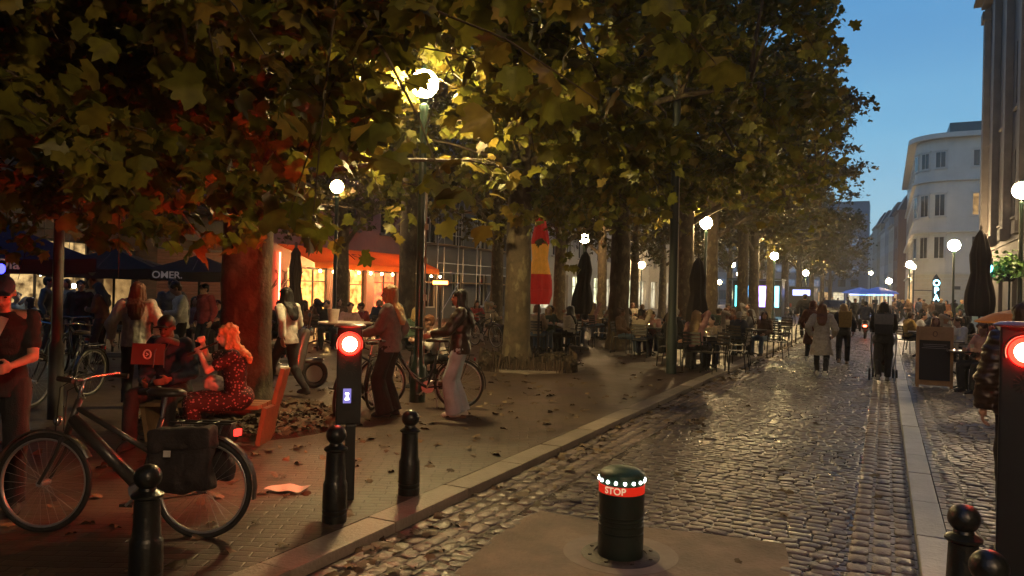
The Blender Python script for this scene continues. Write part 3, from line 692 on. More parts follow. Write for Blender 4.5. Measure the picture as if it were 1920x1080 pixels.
# terrace houses bending away
col = [mk('house_cream', (.40, .36, .29), .8, var=.15), mk('house_brick', (.17, .09, .07), .8, var=.2), mk('house_grey', (.30, .30, .30), .8, var=.15), mk('house_white', (.48, .47, .44), .8, var=.12), mk('house_ochre', (.34, .27, .17), .8, var=.15)]
pA = ST(130, 1.6); pB = ST(220, -5.5); dv = (pB - pA).normalized(); ar = math.atan2(-dv.y, -dv.x); pos = 0
random.seed(31)
for i in range(7):
    L_ = [7, 9, 8, 10, 9, 12, 14][i]; H_ = [15.5, 14, 16, 14.5, 16.5, 17, 16][i]
    o_ = pA + dv * (pos + L_ - .02); pos += L_
    ws = grid(L_, 3, w=1.1, h=1.9, step=2.2, lit=[litdim], prob=.15) + [(.6, L_ - .6, .3, 2.9, [litw, lcr, litk][i % 3], 2)]
    building('terraced_house', ['red brick house beside the pale corner building', 'cream terraced house second beyond the pale corner building', 'grey terraced house third beyond the pale corner building', 'white terraced house in the middle of the distant row', 'ochre terraced house fifth of the distant row', 'cream terraced house sixth of the distant row', 'white terraced house at the far end of the distant row'][i],
             o_, ar, L_ - .04, H_, 9, col[[1, 0, 2, 3, 4, 0, 3][i]], ws, bands=(3.3,), roof='mansard', roofm=slate, group='terraced houses along the far right side')
# real stones in the near part of the lane and pavement
def sett_field(name, s0, s1, t0, t1, z, row, ln, mat, seed, skew=0.0, along=False, excl=None, gap=.012, dome=.010):
    rng = np.random.default_rng(seed); cs = []; hx = []
    if not along:
        nr = int((s1 - s0) / row)
        for i in range(nr):
            s = s0 + (i + .5) * row; t = t0 + (rng.random() * .6) * ln
            while t < t1:
                l = ln * rng.uniform(.8, 1.25)
                if t + l > t1: l = t1 - t
                if l > .05: cs.append((s + skew * (t - t0) + rng.normal(0, .004), t + l / 2)); hx.append((row / 2 - gap / 2, l / 2 - gap / 2))
                t += l
    else:
        nr = int(round((t1 - t0) / row)); row = (t1 - t0) / nr
        for i in range(nr):
            t = t0 + (i + .5) * row; s = s0 + rng.random() * ln
            while s < s1:
                l = ln * rng.uniform(.8, 1.3); cs.append((s + l / 2, t)); hx.append((l / 2 - gap / 2, row / 2 - gap / 2)); s += l
    cs = np.array(cs); hx = np.array(hx)
    if excl is not None:
        k = ~excl(cs); cs, hx = cs[k], hx[k]
    n = len(cs); a = np.arange(8) * math.pi / 4 + math.pi / 8; ux = np.sign(np.cos(a)) * np.abs(np.cos(a)) ** .45; uy = np.sign(np.sin(a)) * np.abs(np.sin(a)) ** .45
    lv = [(1.0, -.05), (.96, -dome * .9), (.80, -dome * .25), (0, 0)]
    V_ = np.zeros((n, 25, 3)); tilt = rng.normal(0, .030, (n, 2)); hz0 = rng.normal(0, .0026, n); dm = rng.uniform(.6, 1.5, n)
    for r_, (f, dz) in enumerate(lv[:3]):
        x = hx[:, 0:1] * f * ux[None] * (1 + rng.normal(0, .03, (n, 8))); y = hx[:, 1:2] * f * uy[None] * (1 + rng.normal(0, .03, (n, 8)))
        V_[:, r_ * 8:(r_ + 1) * 8, 0] = cs[:, 0:1] + x; V_[:, r_ * 8:(r_ + 1) * 8, 1] = -(cs[:, 1:2] + y)
        V_[:, r_ * 8:(r_ + 1) * 8, 2] = z + hz0[:, None] + dz * (dm[:, None] if r_ else 1) + tilt[:, 0:1] * x + tilt[:, 1:2] * y
    V_[:, 24, 0] = cs[:, 0]; V_[:, 24, 1] = -cs[:, 1]; V_[:, 24, 2] = z + hz0
    F = []
    for r_ in range(2):
        for q in range(8): F.append((r_ * 8 + q, r_ * 8 + (q + 1) % 8, (r_ + 1) * 8 + (q + 1) % 8, (r_ + 1) * 8 + q))
    tr = [(16 + q, 16 + (q + 1) % 8, 24) for q in range(8)]
    loops = np.array([i for f in F for i in f] + [i for f in tr for i in f]); st = np.array([4 * i for i in range(16)] + [64 + 3 * i for i in range(8)]); tot = np.array([4] * 16 + [3] * 8); NL = len(loops)
    me = bpy.data.meshes.new(name); me.vertices.add(n * 25); me.vertices.foreach_set('co', V_.astype(np.float32).ravel())
    me.loops.add(n * NL); me.loops.foreach_set('vertex_index', (np.arange(n)[:, None] * 25 + loops[None]).astype(np.int32).ravel())
    me.polygons.add(n * 24); me.polygons.foreach_set('loop_start', (np.arange(n)[:, None] * NL + st[None]).astype(np.int32).ravel())
    try: me.polygons.foreach_set('loop_total', np.tile(tot, n).astype(np.int32))
    except Exception: pass
    me.update(calc_edges=True); me.flip_normals(); me.shade_smooth()
    return tag(link(name, me, mat, None, (0, 0, 0), AU), kind='structure')
def stone_mat(name, col, var, rough):
    m = mk(name, col, .4, var=.35, scale=9, bump=.35, bscale=55, island=var, spec=.55); nt = m.node_tree; b = nt.nodes['Principled BSDF']
    tcn = nt.nodes.new('ShaderNodeTexCoord'); nz = nt.nodes.new('ShaderNodeTexNoise'); nz.inputs['Scale'].default_value = .8; nz.inputs['Detail'].default_value = 5
    nt.links.new(tcn.outputs['Object'], nz.inputs['Vector']); g = nt.nodes.new('ShaderNodeNewGeometry')
    a = nt.nodes.new('ShaderNodeMath'); a.operation = 'MULTIPLY_ADD'; a.inputs[1].default_value = .35; nt.links.new(g.outputs['Random Per Island'], a.inputs[0]); nt.links.new(nz.outputs[0], a.inputs[2])
    mr = nt.nodes.new('ShaderNodeMapRange'); mr.inputs['From Min'].default_value = .35; mr.inputs['From Max'].default_value = .95; mr.inputs['To Min'].default_value = rough[0]; mr.inputs['To Max'].default_value = rough[1]
    nt.links.new(a.outputs[0], mr.inputs[0]); nt.links.new(mr.outputs[0], b.inputs['Roughness']); return m
PADP = [(p.dot(U), p.dot(N)) for p in pp]
def in_pad(c):
    x, y = c[:, 0], c[:, 1]; ins = np.zeros(len(c), bool); k = len(PADP)
    for i in range(k):
        x0, y0 = PADP[i]; x1, y1 = PADP[(i + 1) % k]
        if abs(y1 - y0) < 1e-9: continue
        cnd = ((y0 > y) != (y1 > y)) & (x < (x1 - x0) * (y - y0) / (y1 - y0) + x0); ins ^= cnd
    return ins
sm1 = stone_mat('sett_stone', (.125, .10, .088), .35, (.25, .50)); sm2 = stone_mat('sett_stone_warm', (.155, .115, .095), .35, (.30, .58)); sm3 = stone_mat('sett_stone_pale', (.19, .155, .12), .35, (.28, .55))
sett_field('road_setts', 1.0, 62, TL + .56, TR - .44, ROADZ + .009, .102, .138, sm1, 1, skew=-.08, excl=in_pad, dome=.005, gap=.008)
sett_field('gutter_setts', 1.0, 62, TL + .01, TL + .55, ROADZ + .012, .14, .17, sm2, 2, along=True, excl=in_pad, gap=.010)
sett_field('gutter_setts', 1.0, 62, TR - .43, TR - .005, ROADZ + .014, .14, .17, sm2, 3, along=True, gap=.012)
sett_field('pavement_setts', 1.0, 26, TR + .42, 5.0, .012, .110, .150, sm3, 4, skew=.16, gap=.010, dome=.007)
sett_field('pavement_setts', 1.0, 26, TR + .215, TR + .415, .010, .10, .15, sm3, 5)
# ------------------------------------------------------------------ trees
def leafmat(name, c1, c2, c3, trans=.45):
    m = bpy.data.materials.new(name); m.use_nodes = True; nt = m.node_tree; b = nt.nodes['Principled BSDF']; L = nt.links.new
    g = nt.nodes.new('ShaderNodeNewGeometry'); r = nt.nodes.new('ShaderNodeValToRGB')
    el = r.color_ramp.elements; el[0].position = 0; el[0].color = (*c1, 1); el[1].position = 1; el[1].color = (*c3, 1); k = el.new(.6); k.color = (*c2, 1)
    L(g.outputs['Random Per Island'], r.inputs[0])
    tcn = nt.nodes.new('ShaderNodeTexCoord'); nz = nt.nodes.new('ShaderNodeTexNoise'); nz.inputs['Scale'].default_value = 14; nz.inputs['Detail'].default_value = 4
    L(tcn.outputs['Object'], nz.inputs['Vector'])
    mm = nt.nodes.new('ShaderNodeMix'); mm.data_type = 'RGBA'; mm.blend_type = 'OVERLAY'; mm.inputs[0].default_value = .7
    L(r.outputs[0], mm.inputs[6]); L(nz.outputs[0], mm.inputs[7]); L(mm.outputs[2], b.inputs['Base Color'])
    b.inputs['Roughness'].default_value = .5; b.inputs['Specular IOR Level'].default_value = .4
    t = nt.nodes.new('ShaderNodeBsdfTranslucent'); L(mm.outputs[2], t.inputs[0]); x = nt.nodes.new('ShaderNodeMixShader'); x.inputs[0].default_value = trans
    o = [n for n in nt.nodes if n.type == 'OUTPUT_MATERIAL'][0]
    L(b.outputs[0], x.inputs[1]); L(t.outputs[0], x.inputs[2]); L(x.outputs[0], o.inputs[0]); return m
leaf_m = leafmat('plane_leaves', (.095, .105, .016), (.16, .15, .02), (.19, .13, .024))
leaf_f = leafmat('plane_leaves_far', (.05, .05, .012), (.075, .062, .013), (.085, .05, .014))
def barkmat():
    m = mk('plane_bark', (.085, .06, .036), .85, var=.55, scale=3.2, bump=.8, bscale=22)
    nt = m.node_tree; b = nt.nodes['Principled BSDF']; L = nt.links.new
    src = b.inputs['Base Color'].links[0].from_socket
    tcn = nt.nodes.new('ShaderNodeTexCoord'); mp = nt.nodes.new('ShaderNodeMapping'); mp.inputs['Scale'].default_value = (5, 5, 2.6); L(tcn.outputs['Object'], mp.inputs[0])
    n2 = nt.nodes.new('ShaderNodeTexNoise'); n2.inputs['Scale'].default_value = 1.3; n2.inputs['Detail'].default_value = 3; L(mp.outputs[0], n2.inputs['Vector'])
    r = nt.nodes.new('ShaderNodeValToRGB'); r.color_ramp.elements[0].position = .54; r.color_ramp.elements[1].position = .66; L(n2.outputs[0], r.inputs[0])
    x = nt.nodes.new('ShaderNodeMix'); x.data_type = 'RGBA'; x.inputs[7].default_value = (.15, .12, .068, 1); L(r.outputs[0], x.inputs[0]); L(src, x.inputs[6]); L(x.outputs[2], b.inputs['Base Color'])
    return m
bark = barkmat()
_rt = [(.14, .03), (.30, -.10), (.40, -.06), (.40, .10), (.56, .22), (.60, .38), (.47, .42), (.34, .48), (.37, .66), (.30, .72), (.17, .66)]
LEAF = np.array([(0, 0), (0, .34), (0, .66), (0, 1.0)] + _rt + [(-x, y * .96 + .02) for x, y in _rt], float)
LEAFF = [[0] + list(range(4, 15)) + [3, 2, 1], [0, 1, 2, 3] + list(range(25, 14, -1))]
LEAFS = np.array([(0, 0), (.38, -.05), (.5, .35), (.2, .55), (0, .95), (-.2, .55), (-.5, .35), (-.38, -.05)], float)
def leaves_mesh(name, pos, size, rng, tmpl, droop=.35):
    n = len(pos); K = len(tmpl); FC = LEAFF if K == 26 else [list(range(K))]
    z = rng.normal(0, 1, (n, 3)); z[:, 2] = np.abs(z[:, 2]) + droop; z /= np.linalg.norm(z, axis=1)[:, None]      # leaf normal, mostly up
    a = rng.normal(0, 1, (n, 3)); a[:, 2] -= .6; y = a - z * (a * z).sum(1)[:, None]; y /= np.linalg.norm(y, axis=1)[:, None]
    x = np.cross(y, z); s = size * rng.uniform(.6, 1.25, n)
    tx = tmpl[:, 0]; ty = tmpl[:, 1]; tz = (-.30 * np.abs(tx) + .10 * np.sin(ty * 9) * np.abs(tx) * 2 - .30 * ty * ty) if K == 26 else (-.22 * np.abs(tx) - .12 * ty * ty)
    curl = rng.uniform(.3, 1.8, n)
    P = pos[:, None, :] + s[:, None, None] * (x[:, None, :] * tx[None, :, None] + y[:, None, :] * ty[None, :, None] + z[:, None, :] * (tz[None, :, None] * curl[:, None, None]))
    me = bpy.data.meshes.new(name); me.vertices.add(n * K); me.vertices.foreach_set('co', P.astype(np.float32).ravel())
    fl = np.array([i for f in FC for i in f]); NL = len(fl); stt = np.cumsum([0] + [len(f) for f in FC])[:-1]; nf = len(FC)
    me.loops.add(n * NL); me.loops.foreach_set('vertex_index', (np.arange(n)[:, None] * K + fl[None]).astype(np.int32).ravel())
    me.polygons.add(n * nf); me.polygons.foreach_set('loop_start', (np.arange(n)[:, None] * NL + stt[None]).astype(np.int32).ravel())
    try: me.polygons.foreach_set('loop_total', np.tile([len(f) for f in FC], n).astype(np.int32))
    except Exception: pass
    me.update(calc_edges=True); return me
def bez(a, b, c, n):
    return [a * ((1 - i / n) ** 2) + b * (2 * (i / n) * (1 - i / n)) + c * ((i / n) ** 2) for i in range(n + 1)]
def tree_meshes(seed, r0=.31, fork=5.5, Rx=5.6, H=15.5, clear=3.4, ncl=120, nl=150, lsize=.21, excl=None, tmpl=LEAF, off=(0, 0), flat=1.0, lean=(0, 0), lowbias=0.0, eye=None, lim=None):
    rnd = random.Random(seed); rng = np.random.default_rng(seed)
    m = MB(); top = V((lean[0], lean[1], H * .72))
    tp = [V((0, 0, -.15)), V((0, 0, .12)), V((0, 0, .5)), V((lean[0] * .1, lean[1] * .1, 1.4)), V((lean[0] * .2, lean[1] * .2, 2.6)), V((lean[0] * .35, lean[1] * .35, fork)), top * .75 + V((rnd.uniform(-.2, .2), rnd.uniform(-.2, .2), 0)), top]
    rr = [r0 * 1.5, r0 * 1.28, r0 * 1.08, r0, r0 * .97, r0 * .85, r0 * .45, r0 * .12]
    fine = []; fr = []
    for i in range(len(tp) - 1):
        for j in range(4):
            f = j / 4; fine.append(tp[i].lerp(tp[i + 1], f) + V((rnd.uniform(-.015, .015), rnd.uniform(-.015, .015), 0))); fr.append(rr[i] * (1 - f) + rr[i + 1] * f)
    fine.append(tp[-1]); fr.append(rr[-1]); m.tube(fine, fr, 18)
    def trunk_at(z):
        z = max(clear * .8, min(z, top.z))
        for a, b in zip(fine, fine[1:]):
            if a.z <= z <= b.z: return a.lerp(b, (z - a.z) / max(1e-6, b.z - a.z))
        return top.copy()
    hc = (clear + H) / 2; hh = (H - clear) / 2; cents = []
    tries = 0
    while len(cents) < ncl and tries < 9000:
        tries += 1
        d = V((rnd.gauss(0, 1), rnd.gauss(0, 1), rnd.gauss(0, 1))).normalized() * (rnd.random() ** .45)
        z = hc + d.z * hh
        wdt = 1.0 if z < hc else 1.0
        p = V((d.x * Rx + off[0], d.y * Rx + off[1], z))
        if lowbias and rnd.random() < lowbias: p.z = clear + (p.z - clear) * rnd.uniform(.0, .35)
        if eye is not None and (p - eye).length < 3.1: continue
        if any((p - q).length < .65 for q in cents): continue
        cents.append(p)
    limbs = []
    for i in range(9):                       # main limbs
        a = i * 2.4 + rnd.uniform(-.3, .3); zt = fork - 1.2 + i * (H - fork) * .07; st = trunk_at(zt)
        en = V((off[0] + math.cos(a) * Rx * .62, off[1] + math.sin(a) * Rx * .62, min(H - 1.5, zt + 1.6 + i * .5)))
        path = bez(st, st.lerp(en, .5) + V((0, 0, .9)), en, 7)
        if eye is not None and min((q_ - eye).length for q_ in path) < 3.0: continue
        m.tube(path, [r0 * (.42 - .3 * k / 7) for k in range(8)], 8); limbs += path
    allp = []
    for p in cents:
        st = min(limbs + [trunk_at(p.z * .8)], key=lambda q: (q - p).length + max(0, q.z - p.z) * .4)
        mid = st.lerp(p, .5) + V((rnd.uniform(-.3, .3), rnd.uniform(-.3, .3), .35 * min(1.5, (p - st).length)))
        path = bez(st, mid, p, 4)
        if eye is not None and min((q_ - eye).length for q_ in path) < 2.8: continue
        if lim and lim(p): continue
        m.tube(path, [.05, .038, .028, .02, .010], 5)
        outd = (p - V((off[0], off[1], hc))); outd.z *= .3; outd = outd.normalized() if outd.length > .1 else V((1, 0, 0))
        k = rnd.randint(6, 9)
        for t in range(k):
            d = (outd * rnd.uniform(.0, 1.1) + V((rnd.gauss(0, .8), rnd.gauss(0, .8), rnd.gauss(-.15, .5)))).normalized() * rnd.uniform(.7, 1.5)
            b0_ = path[-2].lerp(p, rnd.random()); tpth = bez(b0_, b0_ + d * .5 + V((0, 0, .15)), b0_ + d + V((0, 0, -.12)), 3)
            if eye is not None and min((q_ - eye).length for q_ in tpth) < 2.6: continue
            if lim and lim(tpth[-1]): continue
            m.tube(tpth, [.011, .008, .006, .003], 3)
            q = int(nl / k)
            f = rng.uniform(.15, 1.05, q)[:, None]
            base = np.array(tpth[0]) * (1 - f) ** 2 + 2 * f * (1 - f) * np.array(tpth[1]) + f * f * np.array(tpth[3])
            allp.append(base + rng.normal(0, .12, (q, 3)) * np.array((1, 1, .7)))
    P = np.concatenate(allp)
    if excl is not None: P = P[excl(P)]
    lm = leaves_mesh('crown', P, lsize, rng, tmpl)
    tm = m.mesh('trunk', True)
    return tm, lm
lamps_xyz = [o for o in bpy.data.objects if o.name.startswith('street_lamp')]
LAMPS = [np.array((o.location.x, o.location.y, max(v.co.z for v in [c_ for c_ in kids(o) if c_.name.startswith('globe')][0].data.vertices) - .2)) for o in lamps_xyz]
LAMPS = [g for g in LAMPS if 0 < g[1] < 60]
def make_tree(label, loc, rz=0.0, meshes=None, group='plane trees in rows on the square', lm=None, sc=1.0):
    t = thing('plane_tree', label, 'tree', loc, rz, group); t.scale = (sc, sc, sc)
    link('trunk', meshes[0], bark, t); link('crown', meshes[1], lm or leaf_m, t); return t
def excluder(loc, rcam=2.2, extra=()):
    L = np.array(loc)
    def f(P):
        W = P + L; ok = np.linalg.norm(W - np.array((0, 0, CAM_H)), axis=1) > rcam
        # nothing hangs over the lane near the viewer lower than a van
        ok &= W[:, 2] > 1.95
        rs = np.random.default_rng(int(abs(loc[0]) * 1000) % 9973).random(len(W))
        for g in LAMPS:                                   # leaves are cut back round the globes
            dg = W - g; dist = np.linalg.norm(dg, axis=1); ok &= (dist > .45) & ((dist > 1.1) | (rs > .6))
            if g[1] < 12: ok &= ~((np.hypot(dg[:, 0], dg[:, 1]) < -dg[:, 2] * 2.2) & (dist < 4.5) & (dg[:, 0] > -.4) & (rs > .22))
            dc = np.array((0, 0, CAM_H)) - g; Ld = np.linalg.norm(dc); dc = dc / Ld
            along = dg @ dc; perp = np.linalg.norm(dg - along[:, None] * dc[None, :], axis=1)
            ok &= ~((along > 0) & (along < Ld) & (perp < .30 * (1 - along / Ld) + .16) & (rs > .04))
        # keep the open sky lane clear
        px = 960 + FPX * W[:, 0] / np.maximum(W[:, 1], .5)
        ok &= ~((W[:, 1] > .5) & (px > 1600 + 20 * np.sin(W[:, 2] * 2.3) ))
        return ok
    return f
T0 = ST(-.2, -6.6); T0 = V((T0.x, T0.y, 0))
ms = tree_meshes(101, r0=.30, Rx=6.0, H=13, clear=2.6, ncl=230, nl=330, lsize=.145, excl=excluder(T0, 3.1), lowbias=.45, eye=V((0, 0, 1.7)) - T0)
make_tree('plane tree standing beside the viewer, its big leaves hanging into the upper left', T0, meshes=ms)
def ptree(px, Y, seed, label, **k):
    p = GX(px, Y); ms = tree_meshes(seed, excl=excluder(p), lim=lambda q: (lambda W: W.y > .5 and 960 + FPX * W.x / W.y > 1585)(q + p), **k); return make_tree(label, p, meshes=ms)
ptree(462, 9.1, 102, 'thick red-lit plane tree behind the flute player on the bench', r0=.30, Rx=5.4, H=15, clear=3.3, ncl=145, nl=170, lowbias=.3)
ptree(970, 16.1, 103, 'mottled plane tree in the low picket hedge, left of the red and yellow parasol', r0=.28, Rx=5.6, H=16, clear=3.9, ncl=120, nl=140, lowbias=.15, off=(1.2, -.3))
ptree(1160, 22.0, 104, 'flared dark plane tree between the seated cafe guests', r0=.30, Rx=5.8, H=16, clear=4.4, ncl=98, nl=130, off=(1.0, 0), lowbias=.1)
ptree(1283, 28.5, 105, 'plane tree just behind the grey camera mast', r0=.33, Rx=5.8, H=16, clear=4.7, ncl=120, nl=130, off=(1.2, 0))
ptree(768, 22.5, 106, 'dark plane tree standing behind the big lamp post and the blonde woman', r0=.36, Rx=5.2, H=15, clear=4.4, ncl=85, nl=110)
PB = [tree_meshes(200 + i, r0=.32, Rx=6.2, H=15.5, clear=4.9, ncl=80, nl=105, lsize=.24, tmpl=LEAFS, off=(.3, 0), lowbias=.05) for i in range(3)]
far = [(1332, 35.6, 'brown plane tree lit behind the tallest black folded parasol', 1.0), (1391, 42.5, 'left trunk of the double plane trees beyond the cafe guests', 1.0), (1412, 46.5, 'right trunk of the double plane trees beyond the cafe guests', 1.0),
       (1443, 55, 'plane tree past the double trunks near the tiny lamps', 1.0), (1470, 64, 'plane tree at the blue shop lights', 1.0), (1497, 75, 'plane tree left of the distant man in black', 1.0), (1520, 88, 'plane tree over the distant delivery van', .95), (1540, 102, 'plane tree near the far end of the row', .9), (1555, 118, 'last plane tree of the street row, against the office block', .9),
       (930, 27.5, 'slim dark plane tree left of the mottled trunk, by the scaffolding', .75), (1048, 33, 'dark plane tree right of the red and yellow parasol', .85), (1127, 38, 'yellow-lit plane tree by the lamp and leaning parasol', .8), (1188, 43, 'thin plane tree right of the flared dark trunk', .8),
       (1241, 50, 'thin plane tree between the flared trunk and the camera mast', .8), (1320, 60, 'plane tree far behind the folded parasol', .9), (1366, 72, 'plane tree left of the two close distant lamps', .9),
       (640, 26, 'plane tree in front of the cafe awning, its trunk hidden by the lamp post', .7), (1425, 92, 'distant plane tree of the back row', .9)]
for i, (px, Y, lb, sc) in enumerate(far):
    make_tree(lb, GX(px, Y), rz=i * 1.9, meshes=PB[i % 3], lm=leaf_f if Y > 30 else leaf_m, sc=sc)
# low picket hedge and bed round the mottled tree
tc_ = GX(990, 16.2)
bed = thing('tree_bed', 'low ragged picket hedge of dry stems around the mottled plane tree', 'hedge', tc_)
random.seed(12); m = MB(); lv = MB()
for i in range(150):
    a = i / 150 * 2 * math.pi; sq = 1 / max(abs(math.cos(a)), abs(math.sin(a))) ; rr = 1.02 * min(sq, 1.25)
    x, y = rr * math.cos(a), rr * math.sin(a); h = random.uniform(.18, .40)
    m.box((x, y, h / 2), (.03, .03, h), rz=a, rx=random.uniform(-.12, .12), ry=random.uniform(-.12, .12))
m.build('pickets', mk('dry_wood', (.07, .045, .03), .85, var=.4, island=.4), bed)
rng = np.random.default_rng(5); P = np.stack([rng.uniform(-1, 1, 2600), rng.uniform(-1, 1, 2600), rng.uniform(.03, .27, 2600)], 1)
P = P[np.hypot(P[:, 0], P[:, 1]) > .3]
link('leaves', leaves_mesh('leaves', P, .09, rng, LEAFS, 0), mk('hedge_leaf', (.05, .035, .02), .8, var=.4, island=.5), bed)
MB().lathe([(1.05, -.02), (1.28, -.02), (1.28, .05), (1.05, .05)], 8).build('kerb', kerb_m, bed)
# leaf bed round the red-lit tree
c = GX(462, 9.1); rng = np.random.default_rng(8)
bd = thing('tree_pit', 'bed of dead leaves and stems at the foot of the thick red-lit tree', 'tree pit', c)
MB().lathe([(0, .0), (1.25, .0), (1.2, .05), (.6, .09), (0, .1)], 24).build('soil', mk('soil', (.045, .03, .02), .95, var=.4, scale=9, bump=.6), bd)
a = rng.uniform(0, 6.28, 1500); r_ = np.sqrt(rng.uniform(.1, 1, 1500)) * 1.2
link('dead_leaves', leaves_mesh('dead_leaves', np.stack([r_ * np.cos(a), r_ * np.sin(a), .08 + rng.uniform(0, .10, 1500) * (1.35 - r_)], 1),  .115, rng, LEAF, 1.4), mk('dead_leaf', (.09, .055, .03), .8, var=.4, island=.5), bd)
# fallen leaves
rng = np.random.default_rng(17); pts = []
while len(pts) < 1500:
    s = rng.uniform(1.5, 40) ** 1.0; t = rng.uniform(-20, TL - .30)
    if len(pts) % 4 == 0: s = rng.uniform(1.5, 13); t = rng.uniform(-9, TL - .3)
    pts.append((*ST(s, t)[:2], .012))
for _ in range(420):
    s = rng.uniform(1.5, 30); t = TL + abs(rng.normal(0, .22)); pts.append((*ST(s, t)[:2], ROADZ + .016))
for _ in range(60):
    s = rng.uniform(2, 25); t = rng.uniform(TL, TR); pts.append((*ST(s, t)[:2], ROADZ + .016))
for _ in range(25):
    pp_ = G(1305 + rng.normal(0, 9), 795 + rng.normal(0, 7), ROADZ); pts.append((pp_.x, pp_.y, ROADZ + .02))
lmsh = leaves_mesh('fallen_leaves', np.array(pts) + np.array((0, 0, .012)), .095, rng, LEAF, 3.4)
tag(link('fallen_leaves', lmsh, mk('fallen_leaf', (.13, .085, .04), .7, var=.45, island=.6)), label='brown plane leaves scattered over paving and gutter', cat='leaves', kind='stuff')
# ------------------------------------------------------------------ people
def ik(a, b, l1, l2, pole):
    a = V(a); b = V(b); d = b - a; L_ = d.length
    if L_ > (l1 + l2) * .999: b = a + d.normalized() * (l1 + l2) * .999; d = b - a; L_ = d.length
    x = (l1 * l1 - l2 * l2 + L_ * L_) / (2 * L_); h = math.sqrt(max(0, l1 * l1 - x * x)); n = d.normalized()
    p = V(pole); p = p - n * p.dot(n); p = p.normalized() if p.length > 1e-4 else V((0, 0, -1))
    return a + n * x + p * h, b
def rotm(pitch=0, yaw=0, roll=0): return Matrix.Rotation(yaw, 3, 'Z') @ Matrix.Rotation(-pitch, 3, 'X') @ Matrix.Rotation(roll, 3, 'Y')
def joints(pose):
    J = {}; q = dict(pel=(0, 0, .93), lean=0.03, side=0.0, head=(0, 0), hl=None, hr=None, fl=(-.09, .0, .08), fr=(.09, .0, .08), kp=(0, 1, 0), epl=(-.5, -.8, -.3), epr=(.5, -.8, -.3), twist=0.0, curl=.5)
    q.update(pose); P = V(q['pel']); M3 = rotm(q['lean'], 0, q['side']); T = Matrix.Rotation(q['twist'], 3, 'Z'); sd = M3 @ V((0, 0, 1))
    J['pel'] = P; J['M'] = M3; J['MT'] = M3 @ T; J['waist'] = P + sd * .14; J['chest'] = P + sd * .33; J['neck'] = P + sd * .49 + M3 @ V((0, .01, 0))
    J['sl'] = P + M3 @ T @ V((-.165, -.01, .445)); J['sr'] = P + M3 @ T @ V((.165, -.01, .445))
    HM = rotm(q['lean'] * .4 + q['head'][0], q['head'][1]); J['HM'] = HM
    J['hc'] = J['neck'] + (M3 @ V((0, .012, .055))) + HM @ V((0, .015, .095))
    for s, k, f in ((-1, 'l', q['fl']), (1, 'r', q['fr'])):
        h = P + V((s * .088, 0, -.03)); kn, an = ik(h, f, .43, .42, V(q['kp']) + V((s * .12, 0, 0))); J['h' + k + 'p'] = h; J['k' + k] = kn; J['a' + k] = an
        sh = J['s' + k]; tgt = q['h' + k]
        tgt = V(tgt) if tgt else sh + V((s * .08, .05, -.50)); el, wr = ik(sh, tgt, .285, .25, V(q['ep' + k])); J['e' + k] = el; J['w' + k] = wr
    J['q'] = q; return J
def hand(m, w_, d, side, curl, rf=.0095):
    d = V(d).normalized(); inn = V((-side, .0, 0)); inn = inn - d * inn.dot(d); inn = inn.normalized() if inn.length > .1 else V((0, 0, -1))
    sd = d.cross(inn) * side     # thumb side
    if sd.y < 0 and abs(d.z) > .5: sd = -sd
    pc = w_ + d * .05; m.cap(w_ - d * .01, w_ + d * .035, .025, .029, 8)
    for o, l in ((-.028, .060), (-.010, .074), (.009, .080), (.027, .072)):
        a = w_ + d * .045 + sd * o; m.cap(a - d * .02, a + d * .035, .015, rf * 1.15, 6); b = a + d * .035
        c1 = (d * math.cos(curl) + inn * math.sin(curl)); e_ = b + c1 * l * .5; c2 = (d * math.cos(curl * 2.1) + inn * math.sin(curl * 2.1))
        m.cap(b, e_, rf * 1.1, rf, 6); m.cap(e_, e_ + c2 * l * .5, rf, rf * .85, 6)
    a = w_ + d * .022 + sd * .024; b = a + (sd * .7 + d * .6 + inn * .3).normalized() * .04; m.cap(a, b, .013, .011, 6); m.cap(b, b + (d * .8 + inn * .5 + sd * .1).normalized() * .034, .0105, .0085, 6)
